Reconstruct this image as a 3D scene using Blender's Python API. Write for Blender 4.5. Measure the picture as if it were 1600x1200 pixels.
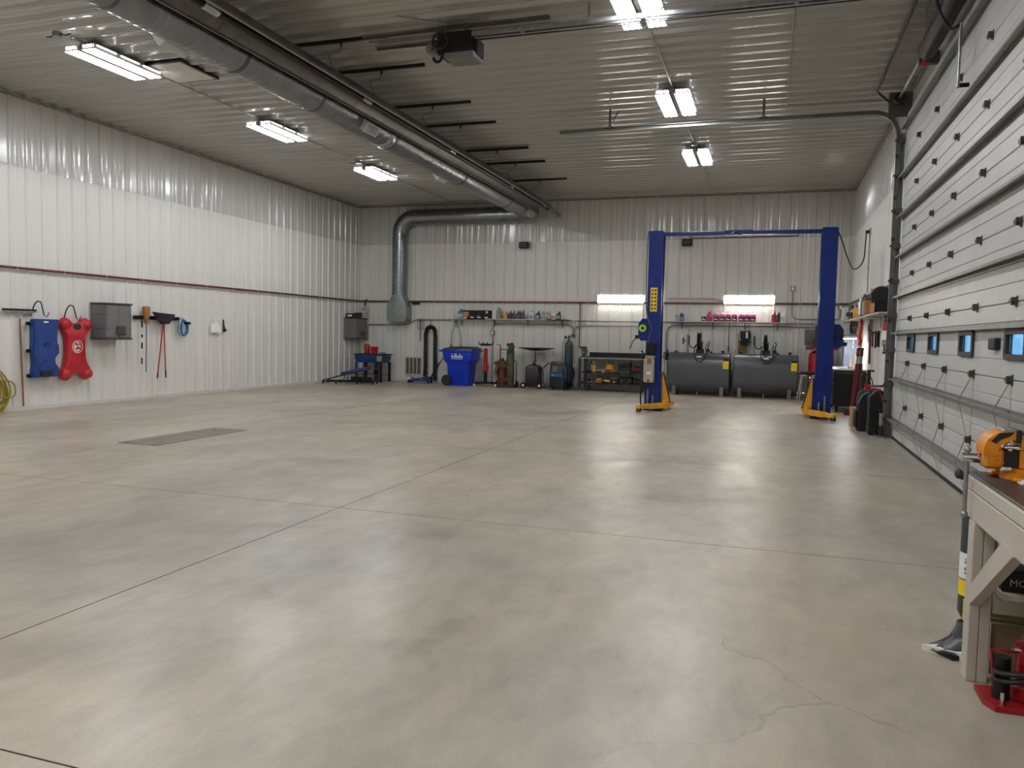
import bpy, bmesh, math, random
from mathutils import Vector, Matrix
random.seed(7)
PI = math.pi
sc = bpy.context.scene
for o in list(bpy.data.objects):
    bpy.data.objects.remove(o)
COL = sc.collection

# ------------------------------------------------------------------ room size (metres)
L, R, D, H, YB = -11.913, 1.893, 21.209, 5.237, -3.2      # left wall, right wall, back wall, ceiling, rear wall
ZB = 4.05                                                  # lower panels end, upper panels begin
PITCH = 0.3048                                             # rib spacing

# ------------------------------------------------------------------ camera
cam = bpy.data.cameras.new('camera'); cam.sensor_width = 36; cam.lens = 27.52; cam.clip_start = .05
co = bpy.data.objects.new('camera', cam); COL.objects.link(co); sc.camera = co
_f = Vector((-0.31087227, 0.94845489, -0.06157713)); _r = Vector((0.94966408, 0.31259907, 0.02049278)); _u = Vector((-0.03868543, 0.05210696, 0.99789193))
co.matrix_world = Matrix(((_r.x, _u.x, -_f.x, 0), (_r.y, _u.y, -_f.y, 0), (_r.z, _u.z, -_f.z, 1.4268), (0, 0, 0, 1)))

# ------------------------------------------------------------------ world and exposure
w = bpy.data.worlds.new('world'); sc.world = w; w.use_nodes = True
nt = w.node_tree; bg = nt.nodes['Background']
bg.inputs['Color'].default_value = (.18, .50, .85, 1); bg.inputs['Strength'].default_value = 1.7
sc.view_settings.view_transform = 'Standard'; sc.view_settings.look = 'None'
sc.view_settings.gamma = 1; sc.view_settings.use_curve_mapping = False
sc.view_settings.exposure = 0.0
TUBE = 94.0           # radiance of the fluorescent tubes
WALLLAMP = 24.0        # radiance of the two wall lamps
sc.cycles.use_denoising = True
sc.cycles.max_bounces = 8; sc.cycles.diffuse_bounces = 5; sc.cycles.glossy_bounces = 4
sc.cycles.sample_clamp_indirect = 6
sc.cycles.caustics_reflective = False; sc.cycles.caustics_refractive = False

# ------------------------------------------------------------------ materials
def lin(c):
    if isinstance(c, str):
        c = [int(c[i:i+2], 16) / 255 for i in (0, 2, 4)]
        c = [x / 12.92 if x <= .04045 else ((x + .055) / 1.055) ** 2.4 for x in c]
    return (*c[:3], 1)
MATS = {}
def M(name, col, rough=.5, metal=0, var=.10, scale=6, bump=0, bscale=80, emit=0, trans=0, alpha=1, spec=.5, aniso=None, coat=0, ecol=None):
    if name in MATS: return MATS[name]
    m = bpy.data.materials.new(name); m.use_nodes = True; t = m.node_tree; N = t.nodes; b = N['Principled BSDF']
    c = lin(col)
    tc = N.new('ShaderNodeTexCoord'); nz = N.new('ShaderNodeTexNoise'); nz.inputs['Scale'].default_value = scale; nz.inputs['Detail'].default_value = 5
    if aniso:
        mp = N.new('ShaderNodeMapping'); mp.inputs['Scale'].default_value = aniso
        t.links.new(tc.outputs['Object'], mp.inputs['Vector']); t.links.new(mp.outputs['Vector'], nz.inputs['Vector'])
    else: t.links.new(tc.outputs['Object'], nz.inputs['Vector'])
    rp = N.new('ShaderNodeMapRange'); rp.inputs['From Min'].default_value = .3; rp.inputs['From Max'].default_value = .7
    rp.inputs['To Min'].default_value = 1 - var; rp.inputs['To Max'].default_value = 1 + var
    t.links.new(nz.outputs['Fac'], rp.inputs['Value'])
    mx = N.new('ShaderNodeVectorMath'); mx.operation = 'SCALE'; mx.inputs[0].default_value = c[:3]
    t.links.new(rp.outputs['Result'], mx.inputs['Scale']); t.links.new(mx.outputs['Vector'], b.inputs['Base Color'])
    b.inputs['Roughness'].default_value = rough; b.inputs['Metallic'].default_value = metal
    b.inputs['Specular IOR Level'].default_value = spec
    if trans: b.inputs['Transmission Weight'].default_value = trans
    if alpha < 1: b.inputs['Alpha'].default_value = alpha
    if coat: b.inputs['Coat Weight'].default_value = coat
    if emit:
        b.inputs['Emission Color'].default_value = lin(ecol or col); b.inputs['Emission Strength'].default_value = emit
    if bump:
        n2 = N.new('ShaderNodeTexNoise'); n2.inputs['Scale'].default_value = bscale; n2.inputs['Detail'].default_value = 4
        t.links.new(tc.outputs['Object'], n2.inputs['Vector'])
        bp = N.new('ShaderNodeBump'); bp.inputs['Strength'].default_value = bump; bp.inputs['Distance'].default_value = .01
        t.links.new(n2.outputs['Fac'], bp.inputs['Height']); t.links.new(bp.outputs['Normal'], b.inputs['Normal'])
    MATS[name] = m
    return m

def concrete():
    m = bpy.data.materials.new('concrete'); m.use_nodes = True; t = m.node_tree; N = t.nodes; K = t.links.new; b = N['Principled BSDF']
    tc = N.new('ShaderNodeTexCoord')
    def noise(s, det=6, dist=0, sc3=None, rough=.55):
        n = N.new('ShaderNodeTexNoise'); n.inputs['Scale'].default_value = s; n.inputs['Detail'].default_value = det
        n.inputs['Distortion'].default_value = dist; n.inputs['Roughness'].default_value = rough
        if sc3:
            mp = N.new('ShaderNodeMapping'); mp.inputs['Scale'].default_value = sc3; K(tc.outputs['Object'], mp.inputs['Vector']); K(mp.outputs['Vector'], n.inputs['Vector'])
        else: K(tc.outputs['Object'], n.inputs['Vector'])
        return n.outputs['Fac']
    def ramp(src, a, bb, lo, hi):
        r = N.new('ShaderNodeMapRange'); r.inputs['From Min'].default_value = a; r.inputs['From Max'].default_value = bb
        r.inputs['To Min'].default_value = lo; r.inputs['To Max'].default_value = hi; K(src, r.inputs['Value']); return r.outputs['Result']
    def mul(a, bb):
        q = N.new('ShaderNodeMath'); q.operation = 'MULTIPLY'
        K(a, q.inputs[0]); K(bb, q.inputs[1]); return q.outputs[0]
    base = N.new('ShaderNodeMix'); base.data_type = 'RGBA'
    base.inputs['A'].default_value = lin('a8a395'); base.inputs['B'].default_value = lin('bcb09c')
    K(ramp(noise(.35, 3), .38, .62, 0, 1), base.inputs['Factor'])
    big = ramp(noise(.8, 8, .4, (1.0, .6, 1)), .34, .66, .82, 1.12)             # trowel clouds
    mid = ramp(noise(4.5, 9, .35, (1.2, .6, 1), .68), .28, .72, .80, 1.16)
    stain = ramp(noise(.75, 6, .5, (1.2, .6, 1)), .58, .80, 1.0, .70)         # oil stains
    spot = ramp(noise(2.1, 6, .3), .62, .80, 1.0, .80)
    fine = ramp(noise(110, 2), .3, .7, .93, 1.07)
    sp = N.new('ShaderNodeTexVoronoi'); sp.inputs['Scale'].default_value = 2.2; K(tc.outputs['Object'], sp.inputs['Vector'])
    speck = ramp(sp.outputs['Distance'], .012, .02, .55, 1.0)                     # small dark drops
    # cracks: edges of large cells, kept only in patches
    wob = N.new('ShaderNodeTexNoise'); wob.inputs['Scale'].default_value = 2.0; wob.inputs['Detail'].default_value = 6; K(tc.outputs['Object'], wob.inputs['Vector'])
    ad = N.new('ShaderNodeVectorMath'); ad.operation = 'MULTIPLY_ADD'; ad.inputs[1].default_value = (.5, .5, 0)
    K(wob.outputs['Color'], ad.inputs[0]); K(tc.outputs['Object'], ad.inputs[2])
    vo = N.new('ShaderNodeTexVoronoi'); vo.feature = 'DISTANCE_TO_EDGE'; vo.inputs['Scale'].default_value = .22; K(ad.outputs[0], vo.inputs['Vector'])
    crack = ramp(vo.outputs['Distance'], .0006, .0016, 1, 0)
    patch = ramp(noise(.5, 2), .47, .56, 0, 1)
    crk = mul(crack, patch)
    inv = ramp(crk, 0, 1, 1, .80)
    f = mul(mul(mul(big, mid), mul(stain, spot)), mul(mul(fine, speck), inv))
    # single oil marks: x, y, half-length, half-width, darkness, with ragged edges
    wn = N.new('ShaderNodeTexNoise'); wn.inputs['Scale'].default_value = 3.0; wn.inputs['Detail'].default_value = 6; K(tc.outputs['Object'], wn.inputs['Vector'])
    wv = N.new('ShaderNodeVectorMath'); wv.operation = 'MULTIPLY_ADD'; wv.inputs[1].default_value = (.6, .6, 0); K(wn.outputs['Color'], wv.inputs[0]); K(tc.outputs['Object'], wv.inputs[2])
    for x_, y_, a_, b_, k_ in ((-4.57, 7.47, 0.55, 0.35, 0.78), (-4.47, 6.65, 0.35, 0.25, 0.84), (-0.78, 7.08, 0.55, 0.16, 0.80), (-0.29, 7.78, 0.25, 0.20, 0.80), (-2.33, 5.16, 0.30, 0.22, 0.78), (-3.44, 4.76, 0.22, 0.16, 0.82), (-4.79, 4.09, 1.60, 1.50, 0.84), (-2.58, 2.62, 0.50, 0.30, 0.84), (-1.47, 3.47, 0.10, 0.20, 0.82), (-1.56, 3.16, 0.14, 0.10, 0.85), (-2.47, 10.38, 0.50, 0.30, 0.88), (-1.83, 12.56, 0.60, 0.35, 0.86)):
        sb = N.new('ShaderNodeVectorMath'); sb.operation = 'SUBTRACT'; sb.inputs[1].default_value = (x_ + .3, y_ + .3, 0); K(wv.outputs[0], sb.inputs[0])
        ml = N.new('ShaderNodeVectorMath'); ml.operation = 'MULTIPLY'; ml.inputs[1].default_value = (1 / a_, 1 / b_, 0); K(sb.outputs[0], ml.inputs[0])
        le = N.new('ShaderNodeVectorMath'); le.operation = 'LENGTH'; K(ml.outputs[0], le.inputs[0])
        f = mul(f, ramp(le.outputs['Value'], .45, 1.25, k_, 1.0))
    s = N.new('ShaderNodeVectorMath'); s.operation = 'SCALE'; K(base.outputs['Result'], s.inputs[0]); K(f, s.inputs['Scale'])
    K(s.outputs['Vector'], b.inputs['Base Color'])
    K(ramp(noise(1.6, 6, .6, (1, .6, 1)), .3, .7, .29, .44), b.inputs['Roughness'])
    b.inputs['Specular IOR Level'].default_value = .5
    bp = N.new('ShaderNodeBump'); bp.inputs['Strength'].default_value = .10; bp.inputs['Distance'].default_value = .008
    K(noise(14, 8, .3), bp.inputs['Height']); K(bp.outputs['Normal'], b.inputs['Normal'])
    return m
CONC = concrete()
WALLM = M('painted_steel_white', 'dcdad3', .42, var=.03, scale=.8, aniso=(1, 1, .25))
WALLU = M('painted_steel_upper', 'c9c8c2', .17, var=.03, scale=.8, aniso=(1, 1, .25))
CEILM = M('ceiling_steel', 'a9a69f', .16, var=.03, scale=.6, spec=.9)
TRIMM = M('white_trim', 'd2cfc8', .45, var=.04)
GALV = M('galvanised', '9a9c9c', .38, 1, var=.18, scale=14)
COND = M('conduit_grey', '8f8e89', .5, .25, var=.1)
GALVD = M('galvanised_dull', '8d8e8b', .5, .8, var=.2, scale=9)
DUCTM = M('duct_steel', '8b8f92', .30, 1, var=.10, scale=5)
BLACK = M('black_paint', '0f0f11', .45, var=.2, spec=.35)
BLKPL = M('black_plastic', '121214', .5, var=.15, bump=.1)
RUBBER = M('rubber', '0f0f0f', .8, var=.15)
DKSTEEL = M('dark_steel', '3a3a3b', .45, .7, var=.25, scale=12)
STEEL = M('bare_steel', 'a9a9a8', .3, 1, var=.12)
CHROME = M('chrome', 'd6d6d8', .12, 1, var=.03)
WHITEP = M('white_plastic', 'efeee8', .4, var=.03)
REDP = M('red_paint', 'a3141d', .35, var=.1)
REDV = M('red_plastic', 'b3202a', .33, var=.06)
BLUEL = M('lift_blue', '05226c', .36, var=.08, spec=.3)
BLUEP = M('blue_plastic', '17397c', .36, var=.08)
YEL = M('yellow_paint', 'e0a312', .4, var=.12)
LYEL = M('label_yellow', 'ecc914', .5, var=.04)
COPPER = M('copper_brown', '6b3a2b', .42, .6, var=.15)
GREYCAB = M('cabinet_grey', '6b6b6a', .45, var=.05)
DGREY = M('cabinet_dark', '3c3c3e', .5, var=.08)
WOOD = M('wood_handle', '8a4d2c', .5, var=.2, scale=10, aniso=(6, 6, .6))
PAPER = M('paper', 'e9e8e4', .7, var=.03)
CARD = M('cardboard', 'a98259', .8, var=.08)
TANKM = M('tank_grey', '484b4e', .34, var=.07, scale=3)
GREYT = M('tank_foot_grey', '6f7273', .5, var=.05)

# ------------------------------------------------------------------ mesh building
class MB:
    def __init__(s): s.v = []; s.f = []
    def add(s, vs, fs, X=None):
        n = len(s.v)
        s.v += [tuple(X @ Vector(p)) for p in vs] if X is not None else [tuple(p) for p in vs]
        s.f += [tuple(i + n for i in q) for q in fs]; return s
    def box(s, x0, x1, y0, y1, z0, z1, b=0, X=None):
        if x1 < x0: x0, x1 = x1, x0
        if y1 < y0: y0, y1 = y1, y0
        if z1 < z0: z0, z1 = z1, z0
        b = min(b, .49 * min(x1 - x0, y1 - y0, z1 - z0))
        if b <= 0:
            vs = [(x, y, z) for x in (x0, x1) for y in (y0, y1) for z in (z0, z1)]
            return s.add(vs, [(0, 1, 3, 2), (4, 6, 7, 5), (0, 4, 5, 1), (2, 3, 7, 6), (0, 2, 6, 4), (1, 5, 7, 3)], X)
        vs = []; ix = {}
        for i, x in enumerate((x0, x1)):
            for j, y in enumerate((y0, y1)):
                for k, z in enumerate((z0, z1)):
                    xi = x + (b if i == 0 else -b); yi = y + (b if j == 0 else -b); zi = z + (b if k == 0 else -b)
                    for a, p in enumerate(((x, yi, zi), (xi, y, zi), (xi, yi, z))): ix[i, j, k, a] = len(vs); vs.append(p)
        fs = []
        for i in (0, 1):
            fs.append([ix[i, 0, 0, 0], ix[i, 1, 0, 0], ix[i, 1, 1, 0], ix[i, 0, 1, 0]])
            fs.append([ix[0, i, 0, 1], ix[1, i, 0, 1], ix[1, i, 1, 1], ix[0, i, 1, 1]])
            fs.append([ix[0, 0, i, 2], ix[1, 0, i, 2], ix[1, 1, i, 2], ix[0, 1, i, 2]])
            for j in (0, 1):
                fs.append([ix[i, j, 0, 0], ix[i, j, 1, 0], ix[i, j, 1, 1], ix[i, j, 0, 1]])
                fs.append([ix[i, 0, j, 0], ix[i, 1, j, 0], ix[i, 1, j, 2], ix[i, 0, j, 2]])
                fs.append([ix[0, i, j, 1], ix[1, i, j, 1], ix[1, i, j, 2], ix[0, i, j, 2]])
                for k in (0, 1): fs.append([ix[i, j, k, 0], ix[i, j, k, 1], ix[i, j, k, 2]])
        return s.add(vs, fs, X)
    def cyl(s, p0, p1, r0, r1=None, n=14, X=None):
        r1 = r0 if r1 is None else r1
        p0, p1 = Vector(p0), Vector(p1); d = (p1 - p0).normalized()
        a = d.orthogonal().normalized(); c = d.cross(a)
        vs = []
        for p, r in ((p0, r0), (p1, r1)):
            vs += [p + a * (r * math.cos(2 * PI * i / n)) + c * (r * math.sin(2 * PI * i / n)) for i in range(n)]
        fs = [(i, (i + 1) % n, n + (i + 1) % n, n + i) for i in range(n)] + [tuple(range(n - 1, -1, -1)), tuple(range(n, 2 * n))]
        return s.add(vs, fs, X)
    def tube(s, path, r, n=8, closed=False, X=None):
        P = [Vector(p) for p in path]; m = len(P)
        rs = r if isinstance(r, (list, tuple)) else [r] * m
        vs = []; a = None
        for i in range(m):
            if closed: d = (P[(i + 1) % m] - P[i - 1]).normalized()
            else: d = (P[min(i + 1, m - 1)] - P[max(i - 1, 0)]).normalized()
            a = d.orthogonal().normalized() if a is None else (a - d * a.dot(d)).normalized()
            c = d.cross(a)
            vs += [P[i] + a * (rs[i] * math.cos(2 * PI * k / n)) + c * (rs[i] * math.sin(2 * PI * k / n)) for k in range(n)]
        fs = []
        for i in range(m if closed else m - 1):
            j = (i + 1) % m
            fs += [(i * n + k, i * n + (k + 1) % n, j * n + (k + 1) % n, j * n + k) for k in range(n)]
        if not closed: fs += [tuple(range(n - 1, -1, -1)), tuple(range((m - 1) * n, m * n))]
        return s.add(vs, fs, X)
    def lathe(s, prof, c=(0, 0, 0), ax='Z', n=20, sx=1, sy=1, X=None):
        vs = []; c = Vector(c)
        for r, z in prof:
            for i in range(n):
                a = 2 * PI * i / n; p = (r * math.cos(a) * sx, r * math.sin(a) * sy, z)
                if ax == 'X': p = (z, p[0], p[1])
                elif ax == 'Y': p = (p[0], z, p[1])
                vs.append(c + Vector(p))
        m = len(prof); fs = []
        for j in range(m - 1): fs += [(j * n + i, j * n + (i + 1) % n, (j + 1) * n + (i + 1) % n, (j + 1) * n + i) for i in range(n)]
        if prof[0][0] > 1e-6: fs.append(tuple(range(n - 1, -1, -1)))
        if prof[-1][0] > 1e-6: fs.append(tuple(range((m - 1) * n, m * n)))
        return s.add(vs, fs, X)
    def prism(s, poly, ax, a, b, X=None):
        # poly: list of 2D points; extruded along axis ax from a to b (the other two axes in order)
        def P(q, t): return {'X': (t, q[0], q[1]), 'Y': (q[0], t, q[1]), 'Z': (q[0], q[1], t)}[ax]
        n = len(poly); vs = [P(q, a) for q in poly] + [P(q, b) for q in poly]
        fs = [(i, (i + 1) % n, n + (i + 1) % n, n + i) for i in range(n)] + [tuple(range(n - 1, -1, -1)), tuple(range(n, 2 * n))]
        return s.add(vs, fs, X)
    def loft(s, rings, caps=True, X=None):
        n = len(rings[0]); vs = [p for r in rings for p in r]; fs = []
        for j in range(len(rings) - 1): fs += [(j * n + i, j * n + (i + 1) % n, (j + 1) * n + (i + 1) % n, (j + 1) * n + i) for i in range(n)]
        if caps: fs += [tuple(range(n - 1, -1, -1)), tuple(range((len(rings) - 1) * n, len(rings) * n))]
        return s.add(vs, fs, X)
    def sheet(s, prof, ax, a, b):
        # open profile of 2D points extruded along ax (no caps)
        def P(q, t): return {'X': (t, q[0], q[1]), 'Y': (q[0], t, q[1]), 'Z': (q[0], q[1], t)}[ax]
        n = len(prof); return s.add([P(q, a) for q in prof] + [P(q, b) for q in prof], [(i, i + 1, n + i + 1, n + i) for i in range(n - 1)])
    def sph(s, c, r, n=14, m=8, X=None):
        r = r if isinstance(r, (list, tuple)) else (r, r, r)
        vs = []; fs = []
        for j in range(1, m):
            t = PI * j / m
            for i in range(n):
                a = 2 * PI * i / n; vs.append((c[0] + r[0] * math.sin(t) * math.cos(a), c[1] + r[1] * math.sin(t) * math.sin(a), c[2] + r[2] * math.cos(t)))
        top = len(vs); vs += [(c[0], c[1], c[2] + r[2]), (c[0], c[1], c[2] - r[2])]
        for j in range(m - 2): fs += [(j * n + i, (j + 1) * n + i, (j + 1) * n + (i + 1) % n, j * n + (i + 1) % n) for i in range(n)]
        fs += [(top, i, (i + 1) % n) for i in range(n)] + [(top + 1, (m - 2) * n + (i + 1) % n, (m - 2) * n + i) for i in range(n)]
        return s.add(vs, fs, X)
    def mesh(s, name, mat, ang=35, flat=False):
        me = bpy.data.meshes.new(name); me.from_pydata(s.v, [], s.f)
        bm = bmesh.new(); bm.from_mesh(me); bmesh.ops.recalc_face_normals(bm, faces=bm.faces); bm.to_mesh(me); bm.free()
        me.materials.append(mat)
        if not flat:
            me.shade_smooth(); me.set_sharp_from_angle(angle=math.radians(ang))
        return me
    def obj(s, name, mat, parent=None, loc=(0, 0, 0), rz=0, ang=35):
        return link(name, s.mesh(name, mat, ang), parent, loc, rz)
def link(name, me, parent=None, loc=(0, 0, 0), rz=0):
    o = bpy.data.objects.new(name, me); COL.objects.link(o); o.location = loc; o.rotation_euler = (0, 0, rz)
    if parent is not None: o.parent = parent
    return o
def tag(o, label, cat, group=None):
    o['label'] = label; o['category'] = cat
    if group: o['group'] = group
    return o
def thing(name, label, cat, loc=(0, 0, 0), rz=0, group=None):
    o = bpy.data.objects.new(name, None); COL.objects.link(o); o.location = loc; o.rotation_euler = (0, 0, rz); o.empty_display_size = .1
    return tag(o, label, cat, group)
def struct(o): o['kind'] = 'structure'; return o
def dup(root, loc=None, rz=None, label=None):
    r = root.copy(); COL.objects.link(r)
    if loc is not None: r.location = loc
    if rz is not None: r.rotation_euler = (0, 0, rz)
    if label: r['label'] = label
    for ch in list(root.children):
        c = ch.copy(); COL.objects.link(c); c.parent = r
        for g in list(ch.children):
            d = g.copy(); COL.objects.link(d); d.parent = c
    return r
def T(loc, rx=0, ry=0, rz=0):
    return Matrix.Translation(loc) @ Matrix.Rotation(rz, 4, 'Z') @ Matrix.Rotation(ry, 4, 'Y') @ Matrix.Rotation(rx, 4, 'X')
def arc(c, r, a0, a1, n, pl='xz'):
    out = []
    for i in range(n + 1):
        a = a0 + (a1 - a0) * i / n; p, q = r * math.cos(a), r * math.sin(a)
        out.append({'xz': (c[0] + p, c[1], c[2] + q), 'yz': (c[0], c[1] + p, c[2] + q), 'xy': (c[0] + p, c[1] + q, c[2])}[pl])
    return out
def bez(p0, p1, p2, p3, n=12):
    p0, p1, p2, p3 = map(Vector, (p0, p1, p2, p3))
    return [((1-t)**3) * p0 + 3 * (1-t)**2 * t * p1 + 3 * (1-t) * t * t * p2 + t**3 * p3 for t in [i / n for i in range(n + 1)]]
def spline(pts, n=6):
    P = [Vector(p) for p in pts]; out = []
    for i in range(len(P) - 1):
        a = P[max(i - 1, 0)]; b = P[i]; c = P[i + 1]; d = P[min(i + 2, len(P) - 1)]
        for k in range(n):
            t = k / n
            out.append(.5 * ((2 * b) + (c - a) * t + (2 * a - 5 * b + 4 * c - d) * t * t + (3 * b - a - 3 * c + d) * t ** 3))
    return out + [P[-1]]
def text(name, s, size, mat, parent, loc, rot, align='CENTER', ext=.0006):
    cu = bpy.data.curves.new(name, 'FONT'); cu.body = s; cu.size = size; cu.extrude = ext; cu.align_x = align; cu.align_y = 'CENTER'; cu.resolution_u = 2
    t = bpy.data.objects.new(name, cu); me = bpy.data.meshes.new_from_object(t); bpy.data.objects.remove(t)
    me.materials.clear(); me.materials.append(mat); me.name = name
    o = link(name, me, parent, loc); o.rotation_euler = rot; return o

# ------------------------------------------------------------------ the room shell
def rib_profile(n, h=.026, base=.058, top=.022):
    # one sheet: n ribs, returns (along, out) points starting at 0
    pts = [(0, 0)]
    for i in range(n):
        c = (i + .5) * PITCH
        pts += [(c - base / 2, 0), (c - top / 2, h), (c + top / 2, h), (c + base / 2, 0)]
        for mm in (.095, .21):                     # two low stiffening ribs between the major ribs
            q = c + base / 2 + (mm - .06) * .95
            pts += [(q - .016, 0), (q - .008, .0035), (q + .008, .0035), (q + .016, 0)]
    pts.append((n * PITCH, 0))
    # keep strictly increasing and inside
    out = []
    for p in pts:
        if p[0] <= n * PITCH + 1e-6 and (not out or p[0] > out[-1][0] + 1e-5): out.append(p)
    if out[-1][0] < n * PITCH - 1e-5: out.append((n * PITCH, 0))
    return out
PR3 = rib_profile(3); PRC = rib_profile(3, .037, .125, .030); CZ = H - .038       # CZ: underside of the ceiling ribs
def sheets(parent, a0, a1, first, make, name='wall_panel', PR=None):
    """lay 3-rib sheets from a0 to a1; 'first' is a rib centre; make(profile) builds the mesh for the profile at offset 0"""
    W = 3 * PITCH; s = first - PITCH / 2
    while s > a0: s -= W
    cache = {}
    while s < a1 - .01:
        lo, hi = max(s, a0), min(s + W, a1)
        key = (round(lo - s, 3), round(hi - s, 3))
        if key not in cache:
            pr = [p for p in (PR or PR3) if lo - s - 1e-6 <= p[0] <= hi - s + 1e-6]
            if pr[0][0] > lo - s + 1e-5: pr.insert(0, (lo - s, 0))
            if pr[-1][0] < hi - s - 1e-5: pr.append((hi - s, 0))
            cache[key] = make(pr, name)
        yield s, cache[key]
        s += W

fl = struct(MB().box(L - .3, R + .3, YB - .3, D + .3, -.25, -.002).obj('floor', M('joint_filler', '332f2a', .9)))
jx = [L - .05, -7.50, -3.278, R + .28]; jy = [YB - .05, 1.9, 5.556, 9.16, 12.85, 16.5, D + .05]
for i in range(len(jx) - 1):
    for j in range(len(jy) - 1):
        g = .0045
        MB().box(jx[i] + g, jx[i+1] - g, jy[j] + g, jy[j+1] - g, -.03, 0).obj('floor_slab', CONC, fl)

ce = struct(MB().box(L - .3, R + .3, YB - .3, D + .3, H + .02, H + .2).obj('ceiling', M('deck', '777777', .8)))
def mk_ceil(pr, name): return MB().sheet([(p[0], H - p[1]) for p in pr], 'X', L, R).mesh(name, CEILM)
for s, me in sheets(ce, YB, D, 9.12, mk_ceil, 'ceiling_panel', PRC): link('ceiling_panel', me, ce, (0, s, 0))

wl = struct(MB().box(L - .2, L - .02, YB - .2, D + .2, -.02, H + .1).obj('wall_left', TRIMM))
wb = struct(MB().box(L - .2, R + .2, D + .02, D + .2, -.02, H + .1).obj('wall_back', TRIMM))
wf = struct(MB().box(L - .2, R + .2, YB - .2, YB - .02, -.02, H + .1).obj('wall_front', TRIMM))
OPY0, OPY1, OPZ = 5.0, 12.92, 4.80
wr = struct(MB().box(R + .02, R + .2, OPY1, D + .2, -.02, H + .1).box(R + .02, R + .2, YB - .2, OPY0, -.02, H + .1)
            .box(R + .02, R + .2, OPY0, OPY1, OPZ, H + .1).obj('wall_right', TRIMM))
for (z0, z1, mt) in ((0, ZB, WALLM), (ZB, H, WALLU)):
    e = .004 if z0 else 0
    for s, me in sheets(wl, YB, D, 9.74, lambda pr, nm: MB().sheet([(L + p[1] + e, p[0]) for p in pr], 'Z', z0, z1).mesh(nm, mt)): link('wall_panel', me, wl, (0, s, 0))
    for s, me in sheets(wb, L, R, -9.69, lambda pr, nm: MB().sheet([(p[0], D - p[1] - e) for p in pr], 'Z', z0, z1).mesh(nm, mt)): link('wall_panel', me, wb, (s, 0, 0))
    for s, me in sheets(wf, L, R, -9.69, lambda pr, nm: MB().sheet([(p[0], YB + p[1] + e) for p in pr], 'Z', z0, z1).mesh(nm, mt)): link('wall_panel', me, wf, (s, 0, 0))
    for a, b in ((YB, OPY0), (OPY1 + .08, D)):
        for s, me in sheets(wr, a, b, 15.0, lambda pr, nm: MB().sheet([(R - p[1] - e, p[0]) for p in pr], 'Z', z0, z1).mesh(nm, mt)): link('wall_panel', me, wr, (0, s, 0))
# trims: base angle at the floor, top angle at the ceiling, corner angles, header above the door
BT = .075
struct(MB().box(L, L + .036, YB, D, 0, BT, .004).obj('baseboard_left', TRIMM))
struct(MB().box(L + .04, R - .04, D - .036, D, 0, BT, .004).obj('baseboard_back', TRIMM))
struct(MB().box(R - .036, R, OPY1 + .09, D - .04, 0, BT, .004).obj('baseboard_right', TRIMM))
DKT = M('dark_trim', '8a8782', .5)  # top trims, a darker grey than the base and corner trims
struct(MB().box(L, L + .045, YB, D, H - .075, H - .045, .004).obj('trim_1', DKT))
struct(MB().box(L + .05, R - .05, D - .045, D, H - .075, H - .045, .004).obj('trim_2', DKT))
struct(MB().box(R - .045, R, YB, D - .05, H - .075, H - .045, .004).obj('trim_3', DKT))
struct(MB().box(L, L + .05, D - .05, D, BT, H - .08, .004).obj('trim_4', TRIMM))
struct(MB().box(R - .05, R, D - .05, D, BT, H - .08, .004).obj('trim_5', TRIMM))
struct(MB().box(R - .012, R + .02, OPY0, OPY1, OPZ, H - .08, .003).obj('trim_6', TRIMM))
struct(MB().box(R - .03, R + .18, OPY1 - .005, OPY1 + .085, 0, H - .08, .003).obj('trim_7', TRIMM))
struct(MB().box(R - .03, R + .18, OPY0 - .085, OPY0 + .005, 0, H - .08, .003).obj('trim_8', TRIMM))

# ------------------------------------------------------------------ ceiling lights
TUBEM = M('fluorescent_tube', 'f3f5fb', .4, emit=TUBE, var=.0)
SLOTM = M('slot_glow', 'f3f5fb', .5, emit=6, var=0)  # emissive strips stand in for tube light leaking through the housing slots
REFL = M('white_reflector', 'e8e6e0', .35, var=.02)
def fixture(label, x, y):
    z = 5.06
    t = thing('ceiling_light', label, 'ceiling light', (x, y, z), 0, 'six-tube ceiling lights in two rows')
    hl = .61
    for sx in (-1, 1):
        a, b = sorted((sx * .034, sx * .255))
        m = MB().prism([(a, 0), (a + .014, .070), (b - .014, .070), (b, 0), (b - .006, 0), (b - .019, .064), (a + .019, .064), (a + .006, 0)], 'Y', -hl, hl)
        for ye in (-hl, hl):
            y0, y1 = (ye, ye + .012) if ye < 0 else (ye - .012, ye)
            m.box(a + .002, b - .002, y0, y1, .006, .024)
            for k in range(4): m.box(a + .008 + k * .06 - .004 * k, a + .022 + k * .06 - .004 * k, y0, y1, .024, .068)
        m.obj('reflector', REFL, t)
        xo = sx * .249
        sl = MB()
        for yc in (-.40, 0, .40): sl.box(xo - .004, xo + .004, yc - .16, yc + .16, .050, .064)
        sl.obj('uplight_glow_strip', SLOTM, t)
        for k in range(3):
            xc = (a + b) / 2 + (k - 1) * .064
            MB().cyl((xc, -hl + .03, .008), (xc, hl - .03, .008), .0135, n=8).obj('tube', TUBEM, t)
    MB().box(-.032, .032, -hl + .02, hl - .02, .03, .10, .004).obj('ballast_channel', GALVD, t)
    for ye in (-.42, .42):
        MB().box(-.2, .2, ye - .015, ye + .015, .086, .094).cyl((0, ye, .094), (0, ye, H - z - .02), .006, n=6).obj('hanger', GALVD, t)
    return t
POS = ['nearest', 'second', 'third', 'farthest']
for nm, x in (('left', -8.78), ('right', -1.53)):
    for k, y in enumerate((8.83, 12.62, 16.42)):
        w_ = ('nearest', 'middle', 'farthest')[k]
        fixture('lit six-tube ceiling light, %s of the three %s of the round duct' % (w_, nm), x, y)
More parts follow.
